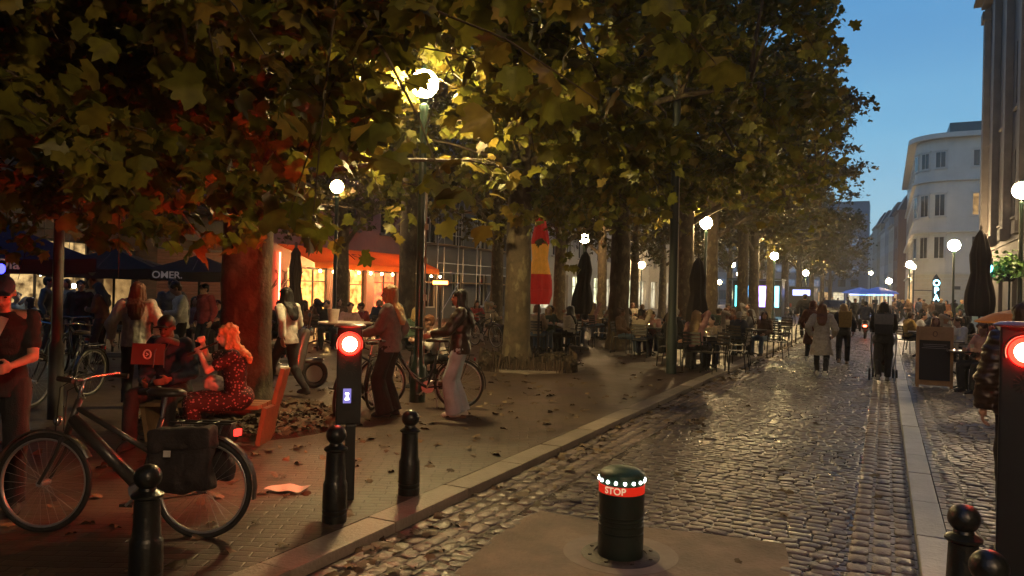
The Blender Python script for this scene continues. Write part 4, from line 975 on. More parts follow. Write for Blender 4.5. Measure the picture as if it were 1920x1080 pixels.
def body_mesh(J, fine):
    m = MB(); M3 = J['M']; P = J['pel']; n = 12
    m.ell(P + M3 @ V((0, -.005, .0)), .155, .11, .12, M3, n); m.ell(J['waist'], .125, .09, .13, M3, n); m.ell(J['chest'] + M3 @ V((0, .0, 0)), .15, .105, .17, J['MT'], n)
    m.cap(J['sl'] + V((.03, 0, 0)), J['sr'] - V((.03, 0, 0)), .058, .058, n)
    for k in 'lr':
        m.ell(J['s' + k], .055, .055, .055, n=n); m.cap(J['s' + k], J['e' + k], .047, .036, n); m.cap(J['e' + k], J['w' + k], .037, .0235, n)
        m.cap(J['h' + k + 'p'], J['k' + k], .082, .053, n); m.cap(J['k' + k], J['a' + k], .052, .034, n); m.ell(J['k' + k].lerp(J['a' + k], .28) + V((0, -.015, 0)), .05, .052, .09, n=n)
        m.cap(J['a' + k] + V((0, -.02, -.04)), J['a' + k] + V((0, .13, -.05)), .034, .028, n)
        hand(m, J['w' + k], J['w' + k] - J['e' + k], -1 if k == 'l' else 1, J['q']['curl'], .0098 if fine else .0125)
    H = J['HM']; c = J['hc']; h = lambda x, y, z: c + H @ V((x, y, z))
    m.cap(J['neck'] - M3 @ V((0, 0, .05)), h(0, -.02, -.05), .056, .050, n)
    m.ell(h(0, -.012, .025), .074, .093, .088, H, 16); m.ell(h(0, .02, -.035), .060, .066, .072, H, 14); m.ell(h(0, .045, -.082), .034, .032, .026, H, 10)
    m.cap(h(0, .083, .012), h(0, .102, -.022), .009, .014, 8); m.ell(h(0, .098, -.026), .016, .011, .010, H, 8)
    m.cap(h(-.03, .078, .026), h(.03, .078, .026), .011, .011, 8); m.cap(h(-.018, .083, -.056), h(.018, .083, -.056), .009, .009, 8)
    for s in (-1, 1): m.ell(h(s * .076, -.01, -.006), .012, .020, .031, H, 8)
    return fuse(m, 'person', .0085 if fine else .015, 3 if fine else 2)
def top_mesh(J, style, fine):
    m = MB(); M3 = J['M']; P = J['pel']; T = J['MT']; n = 16; g = {'tee': .010, 'shirt': .018, 'jacket': .030, 'knit': .034, 'puffer': .045, 'coat': .034}[style]
    sit = P.z < .7; z = lambda o: P + M3 @ V((0, 0, o))
    rings = []
    if style == 'coat' and not sit: rings += [(V((P.x, P.y + .01, .50)), .245, .20), (V((P.x, P.y, .72)), .215, .18)]
    lo = -.10 if not sit else -.02
    rings += [(z(lo), .155 + g, .115 + g, M3), (z(.06), .148 + g, .108 + g, M3), (z(.17), .135 + g, .10 + g, M3), (z(.30), .158 + g, .115 + g, T), (z(.40), .165 + g, .105 + g, T), (z(.455), .13 + g, .08 + g * .7, T), (z(.49), .075 + g * .6, .065 + g * .5, M3)]
    if style in ('jacket', 'coat', 'puffer'): rings += [(z(.535), .066 + g * .5, .064 + g * .4, M3)]
    m.loft(rings, 20)
    for k in 'lr':
        s = J['s' + k]; e = J['e' + k]; w_ = J['w' + k]
        m.ell(s, .055 + g, .055 + g, .055 + g, n=n)
        if style == 'tee': m.cap(s, s.lerp(e, .62), .05 + g, .05 + g, n)
        else: m.cap(s, e, .050 + g, .042 + g, n); m.cyl(e, w_.lerp(e, .05), .042 + g, .030 + g * .8, n); m.ell(e, .042 + g, .042 + g, .042 + g, n=n)
    m.ell(J['chest'] + T @ V((0, .02, .03)), .13 + g, .10 + g, .12, T, n)
    if style == 'puffer':
        pass
    fold = {'tee': .008, 'shirt': .012, 'jacket': .014, 'knit': .012, 'puffer': .022, 'coat': .014}[style]
    fs = {'puffer': (6, 6, 22), 'knit': (16, 16, 9)}.get(style, (9, 9, 11))
    return fuse(m, 'top', .011 if fine else .017, 2, fold, fs)
def bottom_mesh(J, style, fine):
    m = MB(); P = J['pel']; M3 = J['M']; n = 14; g = .014
    wk, wa = {'slim': (.068, .052), 'straight': (.074, .066), 'wide': (.088, .115), 'shorts': (.085, .08)}.get(style, (.07, .06))
    if style == 'skirt':
        if P.z > .7: m.loft([(V((P.x, P.y, .45)), .23, .20), (V((P.x, P.y, .7)), .19, .16), (P + V((0, 0, .0)), .17, .13), (P + V((0, 0, .12)), .14, .105)], 20)
        else:
            m.ell(P + V((0, -.02, .0)), .18, .15, .13, n=16)
            kl, kr = J['kl'], J['kr']; mid = (kl + kr) / 2
            m.cap(J['hlp'], kl, .10, .085, 14); m.cap(J['hrp'], kr, .10, .085, 14); m.cap((J['hlp'] + J['hrp']) / 2, mid, .10, .08, 14)
            m.cap(kl, kl.lerp(J['al'], .35), .085, .08, 12); m.cap(kr, kr.lerp(J['ar'], .35), .085, .08, 12); m.cap(mid, mid.lerp((J['al'] + J['ar']) / 2, .35), .08, .08, 12)
        return fuse(m, 'skirt', .012 if fine else .017, 3, .014, (9, 9, 5))
    m.ell(P + M3 @ V((0, -.005, .0)), .155 + g, .112 + g, .12, M3, 16); m.cap(P + M3 @ V((0, 0, 0)), P + M3 @ V((0, 0, .10)), .11, .105, 16)
    for k in 'lr':
        h, kn, a = J['h' + k + 'p'], J['k' + k], J['a' + k]
        m.cap(h, kn, .086 + g, wk, n)
        if style == 'shorts': continue
        m.ell(kn, wk, wk, wk, n=n); en = a + (a - kn).normalized() * (.035 if style == 'wide' else 0)
        m.cyl(kn, en, wk, wa, n)
        if style in ('slim', 'straight'): m.ell(kn.lerp(a, .28) + V((0, -.015, 0)), .064, .066, .10, n=n)
    return fuse(m, 'trousers', .011 if fine else .017, 2, .012, (8, 8, 5))
def hair_mesh(J, style, fine):
    m = MB(); H = J['HM']; c = J['hc']; h = lambda x, y, z: c + H @ V((x, y, z)); M3 = J['M']
    if style == 'bald': return None
    if style == 'cap':
        m.ell(h(0, -.012, .045), .083, .100, .075, H, 16); m.cap(h(-.035, .10, .045), h(.035, .10, .045), .012, .012, 8); m.box(h(0, .12, .045), (.13, .09, .014))
        return fuse(m, 'cap', .010, 2)
    m.ell(h(0, -.026, .040), .086, .098, .086, H, 16); m.ell(h(0, -.055, -.005), .080, .062, .075, H, 14)
    m.ell(h(-.052, .01, .055), .04, .065, .045, H, 10); m.ell(h(.052, .01, .055), .04, .065, .045, H, 10)
    down = V((0, 0, -1)); bk = (M3 @ V((0, -1, 0)))
    if style in ('long', 'bob', 'wavy'):
        L_ = {'long': .38, 'bob': .16, 'wavy': .30}[style]; nk = h(0, -.06, -.02)
        rr = [(h(0, -.045, .05), .088, .075, H), (h(0, -.05, -.03), .098, .068, H), (h(0, -.055, -.10), .105 if style != 'bob' else .10, .060, H)]
        e0 = h(0, -.06, -.10)
        if style != 'bob':
            f = J['chest'] + M3 @ V((0, -.155, .10)); rr += [(e0.lerp(f, .6) + down * .02, .118, .045, M3), (f + down * (L_ - .26), .095, .032, M3), (f + down * (L_ - .2), .05, .02, M3)]
        m.loft(rr[::-1], 16)
        for s in (-1, 1): m.cap(h(s * .078, .0, .02), h(s * .088, .012, -.13 if style != 'bob' else -.09), .024, .026, 8)
        if style == 'long':
            for s in (-1, 1): m.cap(h(s * .088, .0, -.1), J['s' + ('l' if s < 0 else 'r')] * .42 + J['chest'] * .58 + M3 @ V((0, .03, .06)), .03, .022, 8)
    if style == 'bun': m.ell(h(0, -.10, .075), .045, .045, .042, H, 10)
    if style == 'pony': m.ell(h(0, -.115, .02), .035, .035, .04, H, 10); m.cap(h(0, -.13, .0), h(0, -.14, -.16), .03, .016, 8)
    return fuse(m, 'hair', .0085 if fine else .014, 2, .009 if style != 'wavy' else .022, (38, 38, 6) if style != 'wavy' else (26, 26, 20))
def shoe_mesh(J, fine, k):
    m = MB(); a = J['a' + k]; z0 = a.z - .078; f = V((0, 1, 0))
    m.loft([(V((a.x, a.y + .045, z0 + .001)), .043, .135), (V((a.x, a.y + .045, z0 + .022)), .045, .138), (V((a.x, a.y + .035, z0 + .05)), .040, .115), (V((a.x, a.y - .005, z0 + .085)), .040, .06), (V((a.x, a.y - .01, z0 + .11)), .041, .048)], 14)
    return m.mesh('shoe', True)
PM = {}
def pm(name, c, rough=.85, **k): return mk('cloth_' + name, c, rough, var=k.pop('var', .25), scale=k.pop('scale', 18), bump=k.pop('bump', .25), bscale=k.pop('bscale', 120), **k)
skin = mk('skin', (.42, .23, .16), .55, var=.12, scale=14, bump=.05); skin_d = mk('skin_dark', (.14, .07, .045), .5, var=.15, scale=14)
skin_p = mk('skin_pale', (.52, .33, .25), .55, var=.1, scale=14)
CL = dict(black=pm('black', (.018, .017, .020)), navy=pm('navy', (.025, .032, .06)), grey=pm('grey', (.16, .155, .155)), white=pm('white', (.62, .60, .55)), cream=pm('cream', (.50, .42, .30)), beige=pm('beige', (.32, .25, .17)),
          brown=pm('brown', (.10, .055, .032)), rust=pm('rust', (.20, .07, .03)), denim=pm('denim', (.08, .12, .18)), pale_denim=pm('pale_denim', (.42, .50, .56), scale=5), green=pm('green', (.05, .075, .045)), pink=pm('pink', (.42, .22, .20)),
          red=pm('red', (.28, .03, .03)), mustard=pm('mustard', (.38, .24, .06)), leather=pm('leather', (.035, .020, .014), .38, var=.35, bscale=40), coat_grey=pm('coat_grey', (.40, .36, .31), scale=30), teal=pm('teal', (.04, .10, .12)))
HR = dict(black=pm('hair_black', (.012, .010, .009), .5, bscale=200), brown=pm('hair_brown', (.045, .022, .012), .5, bscale=200), auburn=pm('hair_auburn', (.14, .05, .022), .5, bscale=200), blonde=pm('hair_blonde', (.42, .27, .11), .5, bscale=200), grey=pm('hair_grey', (.25, .23, .21), .5, bscale=200), red=pm('hair_red', (.22, .06, .025), .5))
def rgb(o, mt):
    o.material_slots[0].link = 'OBJECT'; o.material_slots[0].material = mt
base_m = mk('plain', (.2, .2, .2))
def person(label, loc, heading, pose, top=('jacket', 'black'), bottom=('straight', 'black'), hair=('short', 'brown'), shoes='black', sk=None, fine=False, sc=1.0, group=None, key=None, eyes=False, loc_z=None):
    """heading: world angle (radians) the person faces, 0 = +X"""
    J = joints(pose); kk = key or None
    def get(part, sub, fn):
        if kk is None: return fn()
        k2 = (kk, part, sub)
        if k2 not in PM: PM[k2] = fn()
        return PM[k2]
    def add(name, me, mt, par):
        if not me.materials: me.materials.append(base_m)
        o = bpy.data.objects.new(name, me); C.objects.link(o); rgb(o, mt)
        if par: o.parent = par
        return o
    b = add('person', get('body', fine, lambda: body_mesh(J, fine)), sk or skin, None)
    b.location = loc; b.rotation_euler[2] = heading - math.pi / 2; b.scale = (sc, sc, sc); tag(b, label, 'person', group)
    add(top[0] if top[0] not in ('tee', 'knit') else {'tee': 'tee_shirt', 'knit': 'sweater'}[top[0]], get('top', (top[0], fine), lambda: top_mesh(J, top[0], fine)), CL.get(top[1]) or MATS[top[1]], b)
    add('skirt' if bottom[0] == 'skirt' else 'trousers', get('bot', (bottom[0], fine), lambda: bottom_mesh(J, bottom[0], fine)), CL.get(bottom[1]) or MATS[bottom[1]], b)
    if hair[0] != 'bald': add('hair' if hair[0] != 'cap' else 'cap', get('hair', (hair[0], fine), lambda: hair_mesh(J, hair[0], fine)), HR.get(hair[1]) or CL[hair[1]], b)
    for k in 'lr': add('shoe', get('shoe' + k, fine, lambda: shoe_mesh(J, fine, k)), CL.get(shoes), b)
    if eyes:
        H = J['HM']; c = J['hc']
        for s in (-1, 1):
            m = MB(); m.ell(c + H @ V((s * .030, .0765, .004)), .011, .008, .006, H, 8); e_ = m.build('eye', mk('eye_dark', (.02, .015, .012), .2), b, smooth=True)
        m = MB(); m.cap(c + H @ V((-.020, .0895, -.058)), c + H @ V((.020, .0895, -.058)), .0045, .0045, 6); m.build('lips', mk('lips', (.30, .09, .08), .5), b, smooth=True)
    return b, J
def hd(dx, dy): return math.atan2(dy, dx)
# headings: away from viewer along the street, toward etc.
AWAY = AU; TOWARD = AU + math.pi; LEFT = R(178); RIGHT = R(2); CAMW = R(-90)
ST_ = dict(stand=dict(fl=(-.10, .02, .08), fr=(.10, -.02, .08)),
           phone=dict(lean=.06, head=(.45, 0), hl=(-.06, .30, 1.12), hr=(.09, .30, 1.10), curl=.9),
           walkA=dict(pel=(0, 0, .90), lean=.07, fl=(-.09, .30, .09), fr=(.09, -.30, .14), hl=(-.26, -.16, .90), hr=(.26, .26, .95)),
           walkB=dict(pel=(0, 0, .90), lean=.06, fl=(-.09, -.27, .15), fr=(.09, .28, .09), hl=(-.25, .22, .94), hr=(.25, -.16, .90)),
           sit=dict(pel=(0, 0, .54), lean=.10, fl=(-.14, .44, .08), fr=(.13, .40, .08), hl=(-.17, .36, .78), hr=(.15, .34, .78), kp=(0, .3, 1), head=(.1, .15), curl=.7),
           sitfwd=dict(pel=(0, 0, .54), lean=.42, fl=(-.15, .38, .08), fr=(.14, .44, .08), hl=(-.10, .52, .80), hr=(.10, .50, .80), kp=(0, .3, 1), head=(-.2, -.2), curl=.8),
           sitback=dict(pel=(0, .04, .53), lean=-.12, fl=(-.16, .48, .08), fr=(.10, .50, .08), hl=(-.16, .28, .62), hr=(.16, .26, .62), kp=(0, .3, 1), head=(.15, .5), curl=.6),
           sitdrink=dict(pel=(0, 0, .54), lean=.05, fl=(-.14, .40, .08), fr=(.16, .36, .08), hl=(-.15, .36, .78), hr=(.08, .22, 1.16), kp=(0, .3, 1), head=(0, -.35), curl=1.0))
def P_(px, Y): return GX(px, Y)
# --- the standing and walking people one can tell apart
gz = lambda p, z: V((p.x, p.y, z))
# 1 man at the far left looking down at his phone
p = P_(6, 5.35); b, J = person('man in dark tee shirt and cap looking down, cut by the left edge', p, R(-62), dict(ST_['phone'], hl=(-.08, .30, 1.06), hr=(.07, .30, 1.04)), ('tee', 'black'), ('straight', 'black'), ('cap', 'navy'), fine=True, eyes=True, sc=1.03)
m = MB(); m.box((.0, .0, 0), (.05, .010, .24), ry=R(-22)); m.box((.085, .002, .02), (.045, .010, .17), ry=R(30)); m.box((.085, .0, -.10), (.05, .010, .14), ry=R(-35))
m.build('shirt_print', mk('print_white', (.7, .68, .6), .7), b, (.02, .152, 1.27))
# 2 woman in white sweater seen from behind
p = P_(256, 9.9); person('woman with long auburn hair and chunky white sweater seen from behind', p, R(112), dict(ST_['stand'], hl=(-.30, .06, .93), hr=(.24, .16, 1.00), head=(.1, -.2)), ('knit', 'white'), ('straight', 'black'), ('long', 'auburn'), fine=True, sc=1.0, sk=skin_p)
# 3 seated man in hoodie with laptop
pb_ = P_(330, 7.95); b, J = person('seated man in dark hoodie with pale hood and raised forearms beside the flute player', pb_, R(-96), dict(pel=(0, 0, .55), lean=.20, fl=(-.18, .42, .08), fr=(.18, .46, .08), hl=(-.12, .30, .66), hr=(.14, .30, .64), kp=(0, .3, 1), head=(.25, .1)), ('jacket', 'navy'), ('straight', 'black'), ('cap', 'black'), fine=True, eyes=True, sk=skin_d, sc=1.05)
m = MB(); c_ = J['neck'] + V((0, -.06, -.01)); m.tube([c_ + V((.125 * math.cos(a), .10 * math.sin(a) + .05, .03 * math.sin(a) - .03 * abs(math.cos(a)))) for a in [R(-60 + 300 * i / 14 - 90 + 60) for i in range(15)]], .034, 8)
m.build('hood', CL['grey'], b, smooth=True)
m = MB()
for s in (-1, 1): m.tube([J['neck'] + V((s * .045, .075, -.02)), J['neck'] + V((s * .05, .17, -.10)), J['neck'] + V((s * .055, .185, -.26))], .005, 5)
m.build('drawstrings', CL['grey'], b)
# laptop / bag held beside him
q = D(278, 664, 7.7); lp = thing('laptop_sleeve', 'rust brown rectangular sleeve with round pale logo, left of the seated hoodie man', 'sleeve', (q.x, q.y, q.z), 0)
m = MB(); m.box((0, 0, 0), (.34, .03, .22), rx=R(-8), bev=.008); m.build('sleeve', mk('sleeve_brown', (.16, .05, .03), .6, var=.15), lp)
m = MB(); m.tube([(.038 * math.cos(a), -.022, .045 * math.sin(a)) for a in [i * math.pi / 8 for i in range(16)]], .009, 6, closed=True); m.tube([(-.012, -.024, .014), (.012, -.024, .0), (-.012, -.024, -.016)], .007, 5); m.build('logo', mk('logo_white', (.7, .66, .6), .6), lp, rz=0)
# 4 flute player in a spotted dress
def spotted():
    m_ = mk('cloth_spotted', (.022, .005, .008), .8, var=.2, scale=10, bump=.2, bscale=90); nt = m_.node_tree; b_ = nt.nodes['Principled BSDF']; L = nt.links.new
    src = b_.inputs['Base Color'].links[0].from_socket; tcn = nt.nodes.new('ShaderNodeTexCoord'); vo = nt.nodes.new('ShaderNodeTexVoronoi'); vo.inputs['Scale'].default_value = 32; L(tcn.outputs['Object'], vo.inputs['Vector'])
    r = nt.nodes.new('ShaderNodeValToRGB'); r.color_ramp.elements[0].position = .27; r.color_ramp.elements[0].color = (1, 1, 1, 1); r.color_ramp.elements[1].position = .33; r.color_ramp.elements[1].color = (0, 0, 0, 1); L(vo.outputs['Distance'], r.inputs[0])
    x = nt.nodes.new('ShaderNodeMix'); x.data_type = 'RGBA'; x.inputs[7].default_value = (.26, .14, .14, 1); L(r.outputs[0], x.inputs[0]); L(src, x.inputs[6]); L(x.outputs[2], b_.inputs['Base Color']); return m_
CL['spotted'] = spotted()
pf = P_(447, 7.6); b, J = person('woman with wavy blonde hair in a spotted dress playing a small flute on the bench', pf, R(200), dict(pel=(0, 0, .53), lean=.10, fl=(-.10, .36, .08), fr=(.10, .42, .08), hl=(.02, .36, .98), hr=(.08, .34, 1.09), kp=(0, .3, 1), head=(.1, .05), epl=(-.6, .1, -.8), epr=(.7, .1, -.7), curl=1.1), ('tee', 'spotted'), ('skirt', 'spotted'), ('wavy', 'blonde'), fine=True, eyes=True, sk=skin_p)
fl = thing('flute', 'dark little flute held at the lips of the woman in the spotted dress', 'flute', b.location, b.rotation_euler[2])
mo = J['hc'] + J['HM'] @ V((0, .10, -.055)); he = (J['wl'] + J['wr']) / 2 + V((0, .07, -.05)); m = MB(); m.tube([mo, mo.lerp(he, .9), he + (he - mo) * .25], [.010, .012, .016], 10); m.build('tube', mk('flute_wood', (.03, .015, .01), .35), fl)
m = MB()
for i in range(4): m.ell(mo.lerp(he, .4 + i * .17) + V((0, .0, .012)), .007, .007, .004, n=8)
m.build('keys', pipe, fl)
m = MB(); m.ell((0, 0, 0), .13, .07, .085, n=12); q = b.location + Matrix.Rotation(b.rotation_euler[2], 3, 'Z') @ V((.14, .20, .66))
tag(fuse_o := link('handbag', fuse(m, 'handbag', .012, 1, .03, (12, 12, 12)), mk('pale_bag', (.42, .34, .30), .6), None, q, .3), 'small pale crumpled bag on the lap of the flute player', 'bag')
# 5 walking figure in white top by the moped
person('person with dark ponytail in pale top walking past the moped behind the thick trunk', P_(541, 11.2), R(150), ST_['walkA'], ('shirt', 'white'), ('slim', 'black'), ('long', 'black'), fine=False, sc=1.0)
# 6 blonde woman with bicycle
person('blonde woman in grey jacket and dark trousers standing beside the left signal column', P_(733, 9.75), R(168), dict(ST_['stand'], lean=-.01, hl=(-.19, .30, 1.05), hr=(.24, .06, .92), head=(0, .15)), ('jacket', 'grey'), ('wide', 'black'), ('long', 'blonde'), fine=True, eyes=True, sk=skin_p, sc=1.02)
# 7 woman in pale jeans
person('woman with black hair, brown jacket and pale wide jeans holding the handlebar', P_(864, 9.85), R(176), dict(ST_['stand'], lean=-.02, fl=(-.08, .05, .08), fr=(.08, -.03, .08), hl=(-.19, .36, 1.08), hr=(.19, .10, .87), head=(.04, .1)), ('jacket', 'leather'), ('wide', 'pale_denim'), ('long', 'black'), 'white', fine=True, eyes=True, sc=1.0)
# right-hand walkers
def g2(px, py, z=ROADZ): return G(px, py, z)
person('auburn-haired woman in long pale grey coat walking up the lane', g2(1539, 707), AWAY + .05, dict(ST_['walkA'], hl=(-.23, .02, .93), hr=(.25, .16, .95)), ('coat', 'coat_grey'), ('slim', 'black'), ('long', 'auburn'), 'white', fine=True, sc=.98)
person('red-haired walker half hidden behind the woman in the pale coat', g2(1522, 680), AWAY - .1, ST_['walkB'], ('coat', 'rust'), ('slim', 'black'), ('wavy', 'red'), 'white')
person('tall man all in black walking on the kerb beside the last cafe chairs', gz(G(1508, 634, 0), 0), AWAY + .1, ST_['walkA'], ('coat', 'black'), ('straight', 'black'), ('short', 'black'), 'black', sc=1.08)
person('blonde walker in dark clothes carrying a mustard rucksack', g2(1580, 684), AWAY, ST_['walkB'], ('jacket', 'black'), ('straight', 'black'), ('long', 'blonde'), 'beige', sc=.97)
CL['mustard']
def onback(label, p, head, mt, w_=.30, h_=.42, z=1.22, name='rucksack', flap=None):
    t = thing(name, label, 'bag', p, head - math.pi / 2)
    m = MB(); m.box((0, -.24, z), (w_, .15, h_), bev=.04); t1 = m.build('bag', mt, t, auto=60)
    m = MB(); m.box((0, -.245, z + h_ * .22), (w_ + .015, .165, h_ * .5), bev=.035); m.build('flap', flap or mt, t, auto=60)
    m = MB()
    for s in (-1, 1): m.tube([(s * .10, -.17, z + h_ * .45), (s * .12, -.02, z + h_ * .62), (s * .13, .14, z + h_ * .3), (s * .13, .12, z - .1), (s * .12, -.16, z - h_ * .4)], .014, 6)
    m.build('straps', mt, t); return t
onback('mustard yellow rucksack on the blonde walker', g2(1584, 684), AWAY, CL['mustard'], z=1.20)
pst = g2(1655, 717); person('person in black with a grey rucksack pushing a stroller along the pale kerb', pst, AWAY + .02, dict(ST_['walkB'], hl=(-.16, .42, 1.02), hr=(.16, .42, 1.02)), ('jacket', 'black'), ('straight', 'black'), ('bob', 'black'), 'grey', fine=False, sc=1.02)
onback('grey and black rucksack on the stroller pusher', pst, AWAY, CL['black'], .34, .44, 1.24, flap=CL['grey'])
# person at the right edge, leather jacket
person('person in quilted dark leather jacket mostly hidden behind the right signal column', P_(1924, 5.6), R(60), dict(ST_['stand'], hl=(-.26, .02, .86), hr=(.26, .05, .88)), ('puffer', 'leather'), ('straight', 'black'), ('short', 'brown'), fine=True, sc=1.0)
sit_later = []
# --- people near the bar umbrellas
gl_ = 'people standing under the bar parasols'
sp_ = [(150, 15.2, R(-60), 'stand', ('jacket', 'black'), 'short', 'black', 'man in black jacket left of the dark trunk-side couple under the parasol'), (192, 15.0, R(175), 'phone', ('shirt', 'brown'), 'long', 'black', 'long-haired woman in brown facing the man in black under the parasol'),
       (172, 16.4, R(-80), 'stand', ('shirt', 'white'), 'short', 'brown', 'man in white shirt glimpsed between the couple under the parasol'), (85, 16.5, R(20), 'stand', ('shirt', 'grey'), 'short', 'black', 'man in grey shirt left of the slim grey post'),
       (340, 13.5, R(-150), 'phone', ('shirt', 'white'), 'short', 'brown', 'blurred man in pale shirt turning behind the seated man'), (322, 14.2, R(-60), 'stand', ('jacket', 'grey'), 'bun', 'brown', 'woman in grey behind the blurred man in pale shirt'),
       (385, 15.8, R(-120), 'stand', ('jacket', 'red'), 'short', 'black', 'man in dark red jacket close to the left side of the thick trunk'), (125, 17.5, R(-90), 'stand', ('shirt', 'cream'), 'bob', 'brown', 'person in cream shirt deep under the middle parasol')]
sp_ += [(28, 18.5, R(-40), 'sit', ('shirt', 'grey'), 'short', 'brown', 'seated guest in grey behind the capped man, far left'), (60, 17.2, R(-130), 'sitdrink', ('shirt', 'cream'), 'long', 'brown', 'seated guest in cream drinking, far left of the slim post'), (225, 18.5, R(-20), 'sitfwd', ('jacket', 'brown'), 'short', 'black', 'guest leaning in just left of the white sweater woman'),
        (300, 18.0, R(-160), 'sit', ('jacket', 'black'), 'bob', 'brown', 'guest in black between the white sweater and the blurred man'), (365, 18.6, R(-100), 'sitback', ('shirt', 'pink'), 'long', 'black', 'guest in pink leaning back near the lettered parasol'), (405, 17.4, R(-60), 'sitfwd', ('jacket', 'navy'), 'short', 'brown', 'guest in navy touching the left edge of the thick trunk'),
        (525, 17.5, R(-80), 'sit', ('jacket', 'brown'), 'short', 'black', 'guest in brown between the thick trunk and slim folded parasol'), (572, 19.0, R(-120), 'sitdrink', ('shirt', 'rust'), 'long', 'brown', 'guest in rust shirt right of the slim folded parasol')]
for px, Y, h, po, tp_, hs, hc_, lb in sp_:
    if po.startswith('sit'): sit_later.append((px, Y, h, lb))
    person(lb, P_(px, Y), h, ST_[po], tp_, ('straight', 'black'), (hs, hc_), key=po, group=gl_, sc=random.uniform(.97, 1.06), sk=skin)
# --- crowd further up the street on the right and middle
gc = 'people in the distant street crowd'; random.seed(77)
cr = [(1602, 40, 'black', 'short'), (1618, 46, 'navy', 'long'), (1690, 47, 'black', 'short'), (1704, 44, 'brown', 'long'), (1722, 42, 'navy', 'short'), (1733, 48, 'brown', 'bun'), (1746, 45, 'brown', 'bob'), (1762, 40, 'black', 'short'), (1775, 46, 'rust', 'long'),
      (1788, 50, 'black', 'short'), (1801, 43, 'green', 'short'), (1815, 47, 'red', 'long'), (1570, 60, 'black', 'short'), (1590, 72, 'navy', 'bob'), (1545, 65, 'brown', 'long'), (1640, 70, 'black', 'short'), (1660, 60, 'red', 'short'), (1676, 58, 'brown', 'long'), (1684, 66, 'black', 'short'), (1561, 80, 'grey', 'short')]
hn = {'short': 'short-haired', 'long': 'long-haired', 'bun': 'bun-haired', 'bob': 'bob-haired'}
nth = ['nearest the kerb', 'beside the stalls', 'by the second lamp', 'left of the menu board top', 'above the menu board', 'right above the menu board', 'behind the terrace chairs', 'left of the lamp post', 'right of the lamp post', 'by the green shop window', 'below the blade sign', 'near the big folded parasol', 'by the parked car', 'past the parked car', 'left of the blonde walker', 'beyond the motorcyclist', 'in front of the stalls', 'below the right lamp row', 'beyond the terrace', 'deep down the lane']
for i, (px, Y, c_, hs) in enumerate(cr):
    po = ['stand', 'walkA', 'walkB', 'phone'][i % 4]
    person('distant %s person in %s %s' % (hn[hs], c_, nth[i]), P_(px, Y), random.uniform(0, 6.28), ST_[po], ('jacket', c_), ('straight', 'black'), (hs, random.choice(['black', 'brown', 'blonde'])), key=po, group=gc, sc=random.uniform(.95, 1.06))

# ------------------------------------------------------------------ chairs and tables
metal_d = mk('chair_metal', (.03, .032, .03), .4, metal=.4, var=.2); slat_m = mk('chair_slat', (.055, .045, .035), .5, var=.3)
def chair():
    t = thing('cafe_chair', 'x', 'chair')
    m = MB()
    for i in range(6): m.box((0, -.17 + i * .068, .452), (.40, .052, .016), bev=.003)
    m.build('seat', slat_m, t)
    m = MB()
    for i in range(4): m.box((0, -.235 - .012 * i, .62 + i * .075), (.38, .014, .052), rx=R(-8))
    m.build('backrest', slat_m, t)
    for sx_ in (-1, 1):
        m = MB(); m.tube([(sx_ * .19, .20, 0), (sx_ * .19, .19, .44)], .011, 6); m.build('leg', metal_d, t)
        m = MB(); m.tube([(sx_ * .20, -.25, 0), (sx_ * .20, -.20, .44), (sx_ * .20, -.275, .88)], .011, 6); m.build('leg', metal_d, t)
        m = MB(); m.tube([(sx_ * .215, -.24, .66), (sx_ * .225, .0, .66), (sx_ * .215, .17, .64), (sx_ * .20, .19, .45)], .011, 6); m.build('armrest', metal_d, t)
    m = MB(); m.tube([(-.20, -.20, .44), (.20, -.20, .44)], .010, 6); m.tube([(-.19, .19, .435), (.19, .19, .435)], .010, 6); m.build('frame', metal_d, t); return t
ch0 = chair()
def table():
    t = thing('cafe_table', 'x', 'table')
    m = MB(); m.box((0, 0, .735), (.68, .68, .028), bev=.008); m.build('tabletop', mk('table_top', (.035, .03, .028), .3, var=.2), t)
    m = MB(); m.cyl((0, 0, .02), (0, 0, .72), .03, n=12); m.build('stand', metal_d, t)
    m = MB()
    for i in range(4):
        a = i * math.pi / 2 + .78; m.tube([(0, 0, .10), (.16 * math.cos(a), .16 * math.sin(a), .07), (.30 * math.cos(a), .30 * math.sin(a), .012)], .018, 6)
    m.build('base', metal_d, t); return t
tb0 = table()
used = [0, 0]
def place(kind, p, rz, label, group):
    src = (ch0, tb0)[kind]
    if not used[kind]: used[kind] = 1; src.location = p; src.rotation_euler[2] = rz; src['label'] = label; src['group'] = group; return src
    o = copy_tree(src, p, rz, label); o['group'] = group; return o
glm = mk('glass_drink', (.5, .45, .35), .08, var=.1, spec=.8); beer = mk('beer', (.55, .30, .05), .15, var=.1, emit=(.9, .5, .1), strength=.25)
